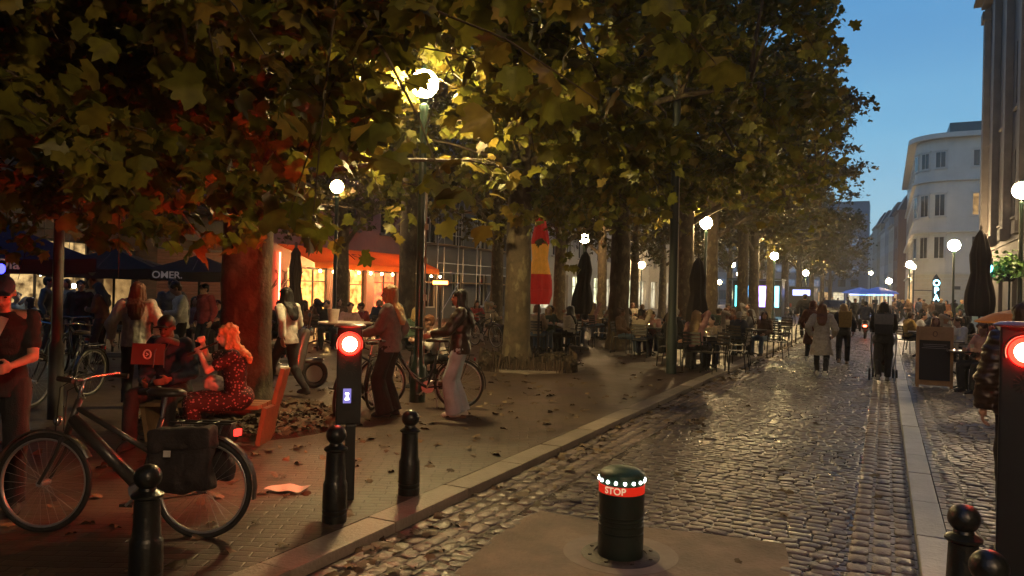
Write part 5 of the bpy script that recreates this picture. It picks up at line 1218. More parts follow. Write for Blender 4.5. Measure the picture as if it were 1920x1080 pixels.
def drinks(p, n, where, candle=False):
    for i in range(n):
        a = i * 2.3 + p.x; x, y = p.x + .18 * math.cos(a), p.y + .18 * math.sin(a)
        t = thing('drink_glass', '%s drink on %s, number %s from its edge' % (['amber', 'clear'][i % 2], where, ['one', 'two', 'three', 'four'][i % 4]) if False else '%s on %s' % (['stemmed amber drink', 'clear tumbler', 'tall amber glass', 'small clear glass'][i % 4], where), 'glass', (x, y, .75), 0, 'drinks on the cafe tables')
        MB().lathe([(0, 0), (.028, 0), (.034, .13), (.030, .13), (.026, .01), (0, .01)], 12).build('glass', glm, t); MB().lathe([(0, .012), (.026, .012), (.030, .10), (0, .10)], 12).build('drink', [beer, glm][i % 2], t)
    if candle:
        t = thing('candle', 'lit candle jar on %s' % where, 'candle', (p.x + .02, p.y - .05, .75)); MB().lathe([(0, 0), (.035, 0), (.035, .09), (.03, .09), (.03, .01), (0, .01)], 12).build('jar', glm, t)
        m = MB(); m.ell((0, 0, .06), .014, .014, .035, n=8); m.build('flame', glow('flame', (1, .6, .2), 60), t)
gA = 'cafe guests seated under the plane trees'; gCh = 'cafe chairs under the plane trees'; gT = 'cafe tables under the plane trees'
tabs = [(1322, 16.9, 'cafe table with candle and drinks just right of the grey mast', 3, True), (1408, 20.6, 'cafe table at the kerb in front of the woman with brown hair', 2, False), (1078, 22.5, 'cafe table behind the white paper menu', 2, False), (1020, 20.8, 'cafe table right beside the mottled trunk', 2, False),
        (1215, 20.2, 'cafe table with candle left of the grey mast', 2, True), (1262, 25.0, 'cafe table hidden partly behind the grey mast', 2, False), (1360, 24.5, 'cafe table in the middle of the guests by the folded parasol', 2, False), (1462, 27.5, 'empty cafe table nearest the far kerb chairs', 0, False), (1130, 26.5, 'cafe table behind the flared trunk', 2, False), (1180, 31, 'distant cafe table right of the flared trunk', 1, False), (1400, 30, 'distant cafe table before the double trunks', 1, False)]
TN = ['candle table by the mast', 'kerbside table', 'table behind the paper menu', 'table beside the mottled trunk', 'candle table left of the mast', 'table behind the mast', 'middle table by the folded parasol', 'empty table near the lane', 'table behind the flared trunk', 'far table right of the flared trunk', 'far table before the double trunks']
tops = [('shirt', 'beige'), ('jacket', 'black'), ('shirt', 'pink'), ('jacket', 'brown'), ('shirt', 'cream'), ('jacket', 'navy'), ('tee', 'black'), ('knit', 'grey'), ('jacket', 'rust'), ('shirt', 'white'), ('knit', 'green'), ('tee', 'teal')]
hrs = [('short', 'black'), ('long', 'brown'), ('short', 'brown'), ('long', 'black'), ('bob', 'auburn'), ('bun', 'brown'), ('long', 'blonde'), ('short', 'grey')]
random.seed(41); ci = 0
cname = {'beige': 'beige', 'black': 'black', 'pink': 'pink', 'brown': 'brown', 'cream': 'cream', 'navy': 'navy blue', 'grey': 'grey', 'rust': 'rust red', 'white': 'white', 'green': 'dark green', 'teal': 'teal'}
side_n = ['near side', 'right side', 'far side', 'left side']
for i, (px, Y, lb, nd, cd) in enumerate(tabs):
    p = P_(px, Y); rz = AU + random.uniform(-.3, .3); place(1, p, rz, lb, gT); short = 'the ' + TN[i]
    if nd: drinks(p, nd, short, cd)
    for k in range(4):
        a = rz + k * math.pi / 2 - math.pi / 2 + random.uniform(-.12, .12); r_ = .72 + random.uniform(0, .1); cp_ = V((p.x + r_ * math.cos(a), p.y + r_ * math.sin(a), 0)); face = a + math.pi
        place(0, cp_, face - math.pi / 2 + random.uniform(-.1, .1), 'slatted cafe chair on the %s of %s' % (side_n[k], short), gCh)
        if i == 7 or (i == 0 and k in (0,)) or (random.random() < .12): continue
        po = ['sit', 'sitfwd', 'sitback', 'sitdrink'][(i + k) % 4]; tp_ = tops[ci % 12]; hs = hrs[(ci * 3) % 8]; ci += 1
        person('%s-haired guest in %s, %s of %s' % (hs[1], cname[tp_[1]], side_n[k], short), cp_ + V((math.cos(face), math.sin(face), 0)) * -.02, face, ST_[po], tp_, ('straight', random.choice(['black', 'denim', 'navy'])), hs, random.choice(['white', 'black', 'black']), key=po, group=gA, sc=random.uniform(.95, 1.04), sk=random.choice([skin, skin_p, skin, skin_d]))
for px, Y, h, lb in sit_later: place(0, P_(px, Y), h - math.pi / 2, 'chair of the ' + lb.replace(',', ''), 'chairs under the bar parasols')
# cafe guests by the lit awning, left centre
gB = 'guests seated in front of the lit cafe awning'
cf = [(655, 18.5, 'sit', ('shirt', 'pink'), ('bun', 'brown'), 'pale-skinned woman in pink top above the left red signal'), (612, 20, 'sitdrink', ('jacket', 'black'), ('short', 'black'), 'man in black seated left of the white bucket'), (690, 21, 'sitfwd', ('tee', 'red'), ('short', 'brown'), 'man in red tee between the signal and the blonde woman'), (590, 23, 'sit', ('shirt', 'brown'), ('long', 'brown'), 'woman in brown left of the second lamp post, by the awning'),
      (828, 12.6, 'sitfwd', ('shirt', 'white'), ('short', 'auburn'), 'person in white hoodie bending between the two standing women'), (775, 15, 'sit', ('jacket', 'green'), ('long', 'blonde'), 'guest in dark green left of the white hoodie'), (918, 24, 'sitdrink', ('shirt', 'beige'), ('short', 'grey'), 'man in beige shirt left of the mottled trunk'), (893, 26, 'sit', ('tee', 'red'), ('long', 'black'), 'woman in red next to the man in beige shirt'),
      (710, 24, 'sitback', ('jacket', 'navy'), ('bob', 'blonde'), 'guest in navy behind the blonde woman'), (636, 24, 'sitback', ('jacket', 'brown'), ('short', 'black'), 'guest in brown jacket at the foot of the second lamp')]
for px, Y, po, tp_, hs, lb in cf:
    p = P_(px, Y); f = random.uniform(-2.6, -.4) if px != 828 else R(-150); place(0, p, f - math.pi / 2, 'chair of the ' + lb, 'chairs in front of the lit cafe')
    person(lb, p, f, ST_[po], tp_, ('straight', 'black'), hs, key=po, group=gB)
for px, Y, lb in ((672, 19.6, 'cafe table between the pink top and the red tee'), (600, 21.5, 'cafe table under the left end of the awning'), (905, 25, 'cafe table between the beige shirt and the woman in red'), (800, 14.2, 'cafe table behind the white hoodie')): place(1, P_(px, Y), AU, lb, 'tables in front of the lit cafe')
# standing barrel table with a white bucket
p = P_(648, 12.3); t = thing('bar_table', 'round high bar table behind the top of the left signal column', 'table', p)
MB().lathe([(0, 1.07), (.44, 1.07), (.45, 1.085), (.44, 1.10), (0, 1.10)], 28).build('tabletop', mk('bar_top', (.35, .24, .2), .4), t); MB().lathe([(0, 0), (.26, 0), (.26, .02), (.05, .05), (.04, 1.07), (0, 1.07)], 20).build('stand', metal_d, t)
q = P_(625, 12.2); MB_ = MB().lathe([(0, 0), (.075, 0), (.10, .21), (.09, .21), (.068, .02), (0, .02)], 20); tag(MB_.build('ice_bucket', mk('bucket_white', (.68, .62, .56), .5), None, (q.x, q.y, 1.101)), 'white bucket on the round high bar table', 'bucket')
# right terrace
gR = 'guests seated on the right-hand terrace'; gRc = 'chairs on the right-hand terrace'
rt = [(1803, 17.6, 'sit', ('knit', 'white'), ('short', 'brown'), LEFT, 'guest in white knit right of the wooden menu board'), (1850, 13.6, 'sit', ('shirt', 'pink'), ('short', 'auburn'), LEFT + .3, 'leaning guest in dusty pink beside the red glow at right'), (1744, 19.5, 'sitfwd', ('jacket', 'brown'), ('long', 'auburn'), CAMW, 'auburn-haired guest whose face shows above the menu board'),
      (1770, 20.5, 'sitdrink', ('shirt', 'cream'), ('short', 'black'), R(-60), 'guest in cream shirt just right of the menu board top'), (1702, 22.5, 'sit', ('jacket', 'mustard'), ('short', 'brown'), RIGHT, 'guest in mustard jacket left of the menu board'), (1716, 24.5, 'sitfwd', ('shirt', 'white'), ('bun', 'black'), R(-30), 'guest in white behind the mustard jacket'), (1755, 26, 'sit', ('puffer', 'navy'), ('short', 'black'), R(80), 'guest in dark puffer jacket, back turned, above the menu board'),
      (1780, 27, 'sitback', ('shirt', 'grey'), ('bob', 'blonde'), R(200), 'guest in grey by the foot of the right lamp post'), (1825, 22, 'sitfwd', ('jacket', 'black'), ('long', 'black'), R(180), 'guest in black behind the white knit'), (1862, 19, 'sit', ('jacket', 'red'), ('long', 'brown'), R(150), 'guest in red near the hanging plant'), (1725, 30, 'sit', ('jacket', 'black'), ('short', 'black'), R(20), 'far terrace guest in black left of the lamp post'), (1800, 31, 'sitback', ('jacket', 'brown'), ('short', 'grey'), R(210), 'far grey-haired terrace guest in brown')]
for px, Y, po, tp_, hs, f, lb in rt:
    p = P_(px, Y); place(0, p, f - math.pi / 2, 'chair of the ' + lb, gRc)
    person(lb, p, f, ST_[po], tp_, ('straight', 'black'), hs, key=po + ('w' if tp_[0] == 'puffer' else ''), group=gR)
for px, Y, lb, nd in ((1775, 17.0, 'terrace table between the menu board and the white knit', 2), (1815, 13.9, 'terrace table left of the leaning pink guest', 2), (1728, 21.5, 'terrace table behind the left side of the menu board', 2), (1768, 24, 'terrace table before the dark puffer jacket', 1), (1845, 20, 'terrace table under the hanging plant', 1)):
    p = P_(px, Y); place(1, p, AU, lb, 'tables on the right-hand terrace')
    if nd: drinks(p, nd, lb.replace('terrace table', 'the terrace table'))
# empty chairs at the far kerb
for i, (px, Y) in enumerate(((1468, 25.0), (1450, 23.0), (1385, 18.3), (1340, 15.9))):
    place(0, P_(px, Y), AU + [1.2, -1.6, .5, .9][i], ['empty chair with back to the distant man in black', 'empty chair between the last guests and the kerb', 'empty chair with thin legs nearest the lane kerb', 'empty dark chair close to the grey mast and candle table'][i], gCh)
# ------------------------------------------------------------------ bicycles
rub = mk('rubber', (.016, .015, .015), .7, var=.2); chrome = mk('chrome', (.5, .5, .5), .22, metal=.9, var=.15); rimm = mk('rim_metal', (.45, .43, .42), .3, metal=.7, var=.1)
bk_black = mk('bike_black', (.018, .017, .018), .3, var=.2, coat=.4); bk_grey = mk('bike_grey', (.045, .04, .038), .35, var=.2, coat=.3); saddle_m = mk('saddle_leather', (.03, .02, .016), .45, var=.2)
def bike(label, front, rear, frame_m, style='city', lean=0.0, pannier=False, r=.345, steer=0.0):
    """stands on front and rear ground points; local +x forward"""
    f = V(front); b_ = V(rear); d = f - b_; wb = 1.10; ang = math.atan2(d.y, d.x); mid = (f + b_) / 2
    t = thing('bicycle', label, 'bicycle', (mid.x, mid.y, 0), ang); t.rotation_euler[0] = lean
    xf, xr = wb / 2, -wb / 2
    HT = V((xf - .20, 0, .86)); HB_ = V((xf - .13, 0, .62)); BB = V((-.10, 0, .29)); ST0 = V((-.24, 0, .78))
    def wheel(x, yaw=0):
        m = MB(); m.tube([(r * math.cos(a) * .965, 0, r * math.sin(a) * .965) for a in [i * math.pi / 28 for i in range(56)]], .019, 8, closed=True)
        w_ = m.build('wheel', rub, t, (x, 0, r), yaw, smooth=True)
        m = MB(); m.tube([(r * math.cos(a) * .90, 0, r * math.sin(a) * .90) for a in [i * math.pi / 24 for i in range(48)]], .0115, 6, closed=True); m.build('rim', rimm, w_, smooth=True)
        m = MB()
        for i in range(28):
            a = i * 2 * math.pi / 28; o = .35 * (1 if i % 2 else -1); s_ = .025 * (1 if i % 4 < 2 else -1)
            m.cyl((.02 * math.cos(a + o), s_, .02 * math.sin(a + o)), (r * .9 * math.cos(a), 0, r * .9 * math.sin(a)), .0013, n=3, caps=False)
        m.cyl((0, -.05, 0), (0, .05, 0), .022, n=10); m.build('spokes', rimm, w_)
    wheel(xf, steer); wheel(xr)
    m = MB()
    if style == 'dutch':
        m.tube([HT, HT + V((-.05, 0, -.12)), V((.10, 0, .42)), BB + V((.06, 0, .03)), BB], .021, 8); m.tube([HT + V((-.01, 0, -.12)), V((.17, 0, .52)), V((0, 0, .40)), BB + V((-.05, 0, .16))], .015, 8)
    elif style == 'ebike':
        m.tube([HT + V((.03, 0, -.10)), BB + V((.02, 0, .06))], .042, 10); m.tube([HT + V((0, 0, -.03)), BB + V((-.08, 0, .26))], .020, 8)
    else:
        m.tube([HT + V((.02, 0, -.08)), BB], .018, 8); m.tube([HT, ST0 + V((.03, 0, -.08))], .016, 8)
    m.tube([BB, ST0], .017, 8); m.tube([HT + V((-.01, 0, .03)), HB_], .024, 8)
    for s in (-1, 1): m.tube([BB + V((0, s * .03, 0)), V((xr, s * .05, r))], .010, 6); m.tube([ST0 + V((0, s * .01, -.1)), V((xr, s * .05, r))], .008, 6)
    m.build('frame', frame_m, t, smooth=True)
    m = MB()
    for s in (-1, 1): m.tube([HB_ + V((0, s * .05, 0)), HB_ + V((.03, s * .05, -.10)), V((xf - .0, s * .05, r))], .012, 6)
    m.cyl(HB_ + V((0, -.06, 0)), HB_ + V((0, .06, 0)), .016, n=8); m.build('fork', frame_m, t)
    hb = HT + V((-.03, 0, .16 + (.08 if style == 'dutch' else 0))); m = MB(); m.tube([HT, hb], .013, 8)
    back = .26 if style == 'dutch' else .08
    m.tube([hb + V((-back, -.31, .02)), hb + V((-.08, -.27, .04)), hb + V((.05, -.12, .01)), hb, hb + V((.05, .12, .01)), hb + V((-.08, .27, .04)), hb + V((-back, .31, .02))], .012, 8)
    h_ = m.build('handlebar', chrome, t, smooth=True)
    for s in (-1, 1):
        m = MB(); m.cyl(hb + V((-back - .05, s * .315, .015)), hb + V((-back + .06, s * .30, .025)), .018, n=8); m.build('grip', saddle_m, h_)
    m = MB(); m.tube([hb + V((.02, .1, 0)), hb + V((.12, .06, -.05)), HB_ + V((.06, .02, .05))], .004, 5); m.tube([hb + V((.02, -.1, 0)), hb + V((.14, -.05, -.08)), HB_ + V((.04, -.03, 0))], .004, 5); m.build('cables', rub, t)
    sz = .93; m = MB(); m.loft([(V((-.27, 0, sz)), .13, .085), (V((-.26, 0, sz + .03)), .135, .09), (V((-.25, 0, sz + .05)), .10, .06)], 14); m.cap((-.20, 0, sz + .03), (-.08, 0, sz + .02), .035, .022, 8)
    m.build('saddle', saddle_m, t, smooth=True); m = MB(); m.cyl(ST0, (-.26, 0, sz), .013, n=8); m.build('seat_post', chrome, t)
    for x, a0, a1 in ((xf, 20, 150), (xr, 10, 190)):
        m = MB(); P = [(x + (r + .035) * math.cos(R(a)), 0, r + (r + .035) * math.sin(R(a))) for a in [a0 + (a1 - a0) * i / 14 for i in range(15)]]
        bm = m.bm; L_ = []
        for p in P:
            nrm = (V(p) - V((x, 0, r))).normalized(); L_.append([bm.verts.new(V(p) + V((0, y, 0)) - nrm * dz) for y, dz in ((-.028, .012), (-.02, 0), (.02, 0), (.028, .012), (.02, .003), (-.02, .003))])
        for A_, B_ in zip(L_, L_[1:]):
            for q in range(6): bm.faces.new((A_[q], A_[(q + 1) % 6], B_[(q + 1) % 6], B_[q]))
        m.build('mudguard', frame_m, t)
    m = MB()
    for s in (-1, 1): m.tube([(xr + .22, s * .06, .76), (xr - .20, s * .07, .76)], .007, 6); m.tube([(xr - .14, s * .07, .755), (xr, s * .06, r)], .005, 5); m.tube([(xr + .14, s * .07, .755), (xr, s * .06, r)], .005, 5)
    for i in range(4): m.cyl((xr - .18 + i * .12, -.07, .76), (xr - .18 + i * .12, .07, .76), .005, n=5)
    m.build('rack', bk_black, t)
    m = MB(); m.cyl(BB + V((0, -.06, 0)), BB + V((0, -.045, 0)), .09, n=20); m.tube([BB + V((0, -.05, .085)), V((xr, -.05, r + .04))], .006, 5); m.tube([BB + V((0, -.05, -.085)), V((xr, -.05, r - .04))], .006, 5)
    m.cyl(BB + V((0, -.07, 0)), BB + V((.12, -.085, -.12)), .011, n=6); m.cyl(BB + V((0, .06, 0)), BB + V((-.12, .085, .12)), .011, n=6); m.build('crankset', rimm, t)
    for s, o in ((-1, V((.12, -.12, -.12))), (1, V((-.12, .12, .12)))):
        m = MB(); m.box(BB + o, (.09, .08, .02)); m.build('pedal', rub, t)
    if style == 'dutch': m = MB(); m.box(BB + V((-.2, -.075, .02)), (.55, .02, .10), bev=.008); m.build('chain_guard', frame_m, t)
    m = MB(); m.tube([BB + V((-.12, .05, -.02)), V((xr + .28, .17, .02))], .008, 6); m.build('kickstand', rimm, t)
    m = MB(); m.ell(HB_ + V((.06, 0, .12)), .03, .035, .035, n=10); m.build('headlight', chrome, t, smooth=True)
    m = MB(); m.box((xr - .215, 0, .70), (.03, .07, .045), bev=.006); m.build('rear_light', glow('bike_tail', (1, .03, .02), 1.6) if pannier else mk('reflector', (.3, .02, .02), .3), t)
    if pannier:
        for s in (-1, 1):
            m = MB(); m.box((xr + .08, s * .15, .52), (.40, .14, .38), ry=R(5), bev=.045); m.ell((xr + .06, s * .17, .46), .19, .08, .15); pn = link('pannier', fuse(m, 'pannier', .012, 3, .030, (6, 6, 6)), mk('pannier_fabric', (.022, .016, .018), .85, var=.3, scale=7, bump=.3, bscale=60), t)
            m = MB(); m.box((xr + .08, s * .155, .67), (.41, .17, .15), ry=R(5), bev=.04); link('flap', fuse(m, 'flap', .012, 2, .02, (8, 8, 8)), MATS['pannier_fabric'], pn)
            m = MB(); m.box((xr + .13, s * .262, .585), (.045, .006, .04)); m.build('label', mk('label_grey', (.5, .48, .46), .6), pn)
    return t
bike('large dark electric bicycle with black panniers parked across the left foreground', GX(72, 4.98), GX(399, 4.93), bk_grey, 'ebike', lean=R(4), pannier=True, r=.325)
bike('city bicycle with swept handlebar parked behind the slim grey post', GX(55, 9.7), GX(173, 10.9), bk_black, 'dutch', lean=R(-6), r=.345)
bike('black step-through bicycle held between the blonde woman and the woman in pale jeans', GX(713, 10.45), GX(868, 10.45), bk_black, 'dutch', lean=R(3), r=.345)
bike('dark bicycle half hidden behind the left signal column', GX(648, 9.2), GX(700, 10.2), bk_black, 'city', lean=R(-5), r=.345)
bike('bicycle parked beside the scaffolding behind the mottled trunk', GX(930, 21.5), GX(893, 22.3), bk_black, 'city', lean=R(5))
bike('bicycle parked against the table under the middle parasol', GX(118, 13.4), GX(150, 12.6), bk_black, 'city', lean=R(5))
bike('distant bicycle leaning by the blue shop lights left of the man in black', GX(1488, 42), GX(1478, 43), bk_black, 'city', lean=R(5))
# moped behind the thick trunk
def moped(label, loc, rz, body=None, lit=False, scale=1.0):
    t = thing('moped', label, 'moped', loc, rz); body = body or mk('moped_silver', (.32, .30, .30), .25, metal=.6, var=.15, coat=.5)
    for x in (.62, -.58):
        m = MB(); m.tube([(.19 * math.cos(a), 0, .19 * math.sin(a)) for a in [i * math.pi / 12 for i in range(24)]], .05, 8, closed=True); w_ = m.build('wheel', rub, t, (x, 0, .24), smooth=True)
        m = MB(); m.cyl((0, -.03, 0), (0, .03, 0), .14, n=18); m.build('rim', rimm, w_)
    m = MB(); m.cap((-.62, 0, .52), (-.12, 0, .50), .15, .17, 14); m.cap((-.1, 0, .34), (.30, 0, .32), .11, .10, 12); m.cap((.32, 0, .36), (.45, 0, .92), .13, .10, 12); m.ell((-.66, 0, .60), .16, .13, .11, n=12)
    link('body', fuse(m, 'body', .02, 4), body, t)
    m = MB(); m.loft([(V((-.32, 0, .70)), .40, .14), (V((-.30, 0, .77)), .38, .13), (V((-.28, 0, .80)), .30, .09)], 16); m.build('seat', saddle_m, t, smooth=True)
    m = MB(); m.tube([(.36, -.33, 1.06), (.44, -.14, 1.03), (.47, 0, 1.0), (.44, .14, 1.03), (.36, .33, 1.06)], .016, 8); m.build('handlebar', bk_black, t)
    for s in (-1, 1): m = MB(); m.tube([(.44, s * .18, 1.03), (.44, s * .26, 1.2)], .006, 5); m.ell((.43, s * .27, 1.22), .02, .06, .04, n=8); m.build('mirror', bk_black, t)
    m = MB(); m.ell((.56, 0, .94), .05, .085, .075, n=12); m.build('headlight', chrome, t, smooth=True)
    m = MB(); m.ell((.62, 0, .46), .17, .07, .05, n=12); m.build('front_mudguard', body, t, smooth=True)
    m = MB(); m.ell((-.80, 0, .56), .035, .08, .05, n=10); m.build('tail_light', glow('moped_tail', (1, .05, .02), 22) if lit else MATS['reflector'], t, smooth=True)
    return t
moped('silver grey moped just right of the thick red-lit trunk', GX(520, 11.8), R(35))
# rider far up the lane
pr_ = g2(1622, 634); mm_ = moped('scooter with glowing red tail light ridden away up the lane', pr_, AWAY, bk_black, True)
person('rider in dark blue jacket on the scooter with the red tail light', pr_ + U * -.15, AWAY, dict(pel=(0, 0, .86), lean=.15, fl=(-.22, .30, .36), fr=(.22, .30, .36), hl=(-.28, .46, 1.06), hr=(.28, .46, 1.06), kp=(0, .5, 1)), ('jacket', 'navy'), ('straight', 'black'), ('short', 'black'), sc=1.0)
# stroller
ps = pst + U * .62; t = thing('stroller', 'dark stroller pushed by the person with the grey rucksack', 'stroller', ps, AWAY)
for x, y in ((-.35, -.26), (-.35, .26), (.35, -.2), (.35, .2)):
    m = MB(); m.tube([(.11 * math.cos(a), 0, .11 * math.sin(a)) for a in [i * math.pi / 9 for i in range(18)]], .022, 6, closed=True); m.cyl((0, -.015, 0), (0, .015, 0), .05, n=10); m.build('wheel', rub, t, (x, y, .133))
m = MB()
for s in (-1, 1): m.tube([(-.52, s * .23, 1.02), (-.20, s * .24, .66), (.33, s * .2, .16)], .013, 6); m.tube([(-.35, s * .25, .13), (.05, s * .23, .55)], .012, 6)
m.tube([(-.52, -.23, 1.02), (-.54, 0, 1.03), (-.52, .23, 1.02)], .016, 6); m.build('frame', rimm, t)
m = MB(); m.cap((-.12, 0, .55), (.25, 0, .45), .2, .16, 12); m.cap((-.15, 0, .55), (-.25, 0, .85), .2, .17, 12); link('seat', fuse(m, 'seat', .02, 3, .01), CL['black'], t)
m = MB(); m.ell((-.12, 0, .86), .27, .23, .20, n=14); m.build('hood', CL['navy'], t, smooth=True); m = MB(); m.box((-.05, 0, .24), (.45, .32, .14), bev=.03); m.build('basket', CL['black'], t)

# ------------------------------------------------------------------ bench round the trunk
ben = thing('bench', 'pale wooden slab bench with slanted plank ends under the flute player', 'bench', P_(385, 7.95), R(-3))
wd = mk('bench_wood', (.26, .16, .075), .6, var=.3, scale=4, bump=.25, bscale=30)
for i in range(3): MB().box((.02, -.20 + i * .14, .415), (1.36, .125, .045), bev=.006).build('seat', wd, ben)
MB().box((.70, .03, .20), (.05, .40, .40), ry=R(10), bev=.006).build('leg', wd, ben); MB().box((-.55, .03, .20), (.05, .40, .40), ry=R(-10), bev=.006).build('leg', wd, ben)
MB().box((.80, .12, .60), (.05, .19, .40), ry=R(14), bev=.006).build('end_board', wd, ben)
# ------------------------------------------------------------------ parasols
can_b = mk('parasol_black', (.026, .017, .014), .85, var=.2, bump=.15, bscale=30); can_n = mk('parasol_navy', (.018, .020, .060), .75, var=.2, bump=.15, bscale=30); pole_m = mk('parasol_pole', (.06, .05, .045), .5)
def parasol(label, p, w_, eave, apex, rz, mt, logo=None, lc=(0, 0)):
    t = thing('parasol', label, 'parasol', p, rz, 'open parasols of the bar')
    m = MB(); bm = m.bm; h = w_ / 2; n = 6; top = bm.verts.new((0, 0, apex)); rings = []
    for k in range(1, n + 1):
        f = k / n; z = apex - (apex - eave) * (f ** .9) ; rg = []
        for s in range(4):
            c0 = [(-h, -h), (h, -h), (h, h), (-h, h)][s]; c1 = [(h, -h), (h, h), (-h, h), (-h, -h)][s]
            for j in range(4):
                g_ = j / 4; rg.append(bm.verts.new(((c0[0] + (c1[0] - c0[0]) * g_) * f, (c0[1] + (c1[1] - c0[1]) * g_) * f, z - .05 * math.sin(g_ * math.pi) * f)))
        rings.append(rg)
    val = [bm.verts.new((v.co.x * 1.004, v.co.y * 1.004, v.co.z - .20)) for v in rings[-1]]; rings.append(val)
    for q in range(16): bm.faces.new((top, rings[0][q], rings[0][(q + 1) % 16]))
    for A_, B_ in zip(rings, rings[1:]):
        for q in range(16): bm.faces.new((A_[q], B_[q], B_[(q + 1) % 16], A_[(q + 1) % 16]))
    me = evalmesh(m.mesh('c'), [('SOLIDIFY', dict(thickness=.006))], 'canopy'); link('canopy', me, mt, t)
    MB().cyl((0, 0, .04), (0, 0, apex + .08), .028, n=12).build('pole', pole_m, t); MB().box((0, 0, .05), (.55, .55, .1), bev=.02).build('base', stone_d, t)
    m = MB()
    for sx_, sy in ((-1, -1), (1, -1), (1, 1), (-1, 1), (0, -1), (0, 1), (1, 0), (-1, 0)): m.tube([(0, 0, apex - .04), (sx_ * h * .98, sy * h * .98, eave - .01)], .009, 5)
    m.build('ribs', pole_m, t)
    if logo: sign_text(logo, .20, mk('logo_pale', (.42, .36, .34), .7, emit=(.5, .4, .38), strength=.06), t, (lc[0], -h * 1.004 - .012, eave - .155 + .03), name='lettering', depth=.002, bold=.003)
    return t
parasol('navy parasol with pale script at the far left edge, above the capped man', GX(-10, 11.5), 2.6, 2.02, 2.62, R(32), can_n, 'Ola', (.2, 0))
parasol('black parasol in the middle between the navy one and the lettered one', GX(212, 16.6), 2.25, 1.98, 2.44, R(12), can_b)
parasol('black parasol with OMER. lettering touching the thick trunk', GX(372, 16.2), 1.75, 1.96, 2.32, R(14), can_b, 'OMER.', (-.48, 0))
def folded(label, px, Y, z0, z1, rmax, mts, tilt=0.0, kind='plain', rz=0.0):
    p = GX(px, Y); t = thing('folded_parasol', label, 'parasol', p, rz); t.rotation_euler[1] = tilt
    MB().cyl((0, 0, 0), (0, 0, z1 + .12), .03, n=10).build('pole', pole_m, t); MB().box((0, 0, .05), (.55, .55, .1), bev=.02).build('base', stone_d, t)
    n = 32; hh_ = z1 - z0; prof = [(.03, z1), (.09, z1 - .05), (rmax * .50, z1 - hh_ * .14), (rmax * .72, z1 - hh_ * .30), (rmax * .62, z1 - hh_ * .46), (rmax * .60, z1 - hh_ * .50), (rmax * .95, z1 - hh_ * .74), (rmax * 1.0, z0 + hh_ * .10), (rmax * .80, z0)]
    def skin_(a, b_, name, mt, grow=0):
        m = MB(); L_ = []; K = 14
        for i in range(K + 1):
            z = a + (b_ - a) * i / K
            for (r0, za), (r1, zb) in zip(prof, prof[1:]):
                if zb <= z <= za: r_ = r0 + (r1 - r0) * (za - z) / (za - zb); break
            else: r_ = prof[-1][0]
            L_.append([m.bm.verts.new(((r_ * (1 + .22 * math.sin(q * 8 * 2 * math.pi / n + z * .7)) + grow) * math.cos(q * 2 * math.pi / n), (r_ * (1 + .22 * math.sin(q * 8 * 2 * math.pi / n + z * .7)) + grow) * math.sin(q * 2 * math.pi / n), z)) for q in range(n)])
        for A_, B_ in zip(L_, L_[1:]):
            for q in range(n): m.bm.faces.new((A_[q], A_[(q + 1) % n], B_[(q + 1) % n], B_[q]))
        m.bm.faces.new(L_[0]); m.bm.faces.new(L_[-1]); m.build(name, mt, t, smooth=True)
    k = len(mts)
    for i, mt in enumerate(mts): skin_(z1 - (z1 - z0) * i / k, z1 - (z1 - z0) * (i + 1) / k, 'canopy', mt)
    return t
folded('leaning dark folded parasol under the globe lamp, right of the red and yellow one', 1086, 21.5, 1.05, 2.85, .27, [can_b], tilt=R(3))
folded('tallest black folded parasol right of the grey camera mast', 1307, 19.5, .75, 2.65, .27, [can_b])
folded('slim black folded parasol between the thick trunk and the awning', 552, 16.0, .85, 2.5, .17, [can_b])
folded('big dark folded parasol in front of the right-hand dark building', 1836, 20.5, 1.25, 3.65, .33, [can_b])
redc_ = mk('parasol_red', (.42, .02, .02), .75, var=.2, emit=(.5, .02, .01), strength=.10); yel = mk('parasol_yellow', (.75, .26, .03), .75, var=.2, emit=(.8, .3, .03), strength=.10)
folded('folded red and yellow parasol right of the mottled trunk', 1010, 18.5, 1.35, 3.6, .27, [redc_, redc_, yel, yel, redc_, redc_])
# ------------------------------------------------------------------ menu board, paper menu, litter
pm_ = G(1751, 727, 0.0); t = thing('menu_board', 'wooden menu board with a black panel beside the pale kerb', 'sign', pm_, -math.atan2(pm_.x, pm_.y) + R(4))
W_ = .62; HH = 1.17; wb_ = mk('board_wood', (.36, .20, .09), .6, var=.3, scale=5, bump=.2)
for s in (-1, 1):
    MB().box((s * (W_ / 2 - .025), 0, HH / 2), (.05, .04, HH), rx=R(-4)).build('frame', wb_, t); MB().box((s * (W_ / 2 - .03), .26, HH / 2 - .02), (.045, .03, HH), rx=R(10)).build('leg', wb_, t)
MB().box((0, -.042, HH - .13), (W_ - .102, .035, .26), rx=R(-4)).build('header', wb_, t); MB().box((0, .032, .09), (W_ - .102, .035, .10), rx=R(-4)).build('bottom_rail', wb_, t); MB().box((0, .0, HH * .46), (W_ - .102, .02, .79), rx=R(-4)).build('panel', mk('chalk_panel', (.012, .010, .014), .7, var=.3), t)
m = MB(); m.tube([(.035 * math.cos(a), -.066, HH - .135 + .048 * math.sin(a)) for a in [i * math.pi / 8 for i in range(16)]], .007, 5, closed=True); m.build('emblem', mk('emblem_brown', (.10, .04, .02), .6), t)
m = MB()
for i, (w_, x) in enumerate(((.40, 0), (.34, -.02), (.44, 0))): m.box((x, -.040 + i * .004, HH - .34 - i * .035), (w_, .003, .008), rx=R(-4))
m.box((0, .022, .20), (.48, .003, .008)); m.build('chalk_lines', mk('chalk', (.30, .28, .32), .8), t)
m = MB(); m.cyl((0, .022, .20), (0, .016, .20), .032, n=16); m.build('emblem', MATS['chalk'], t)
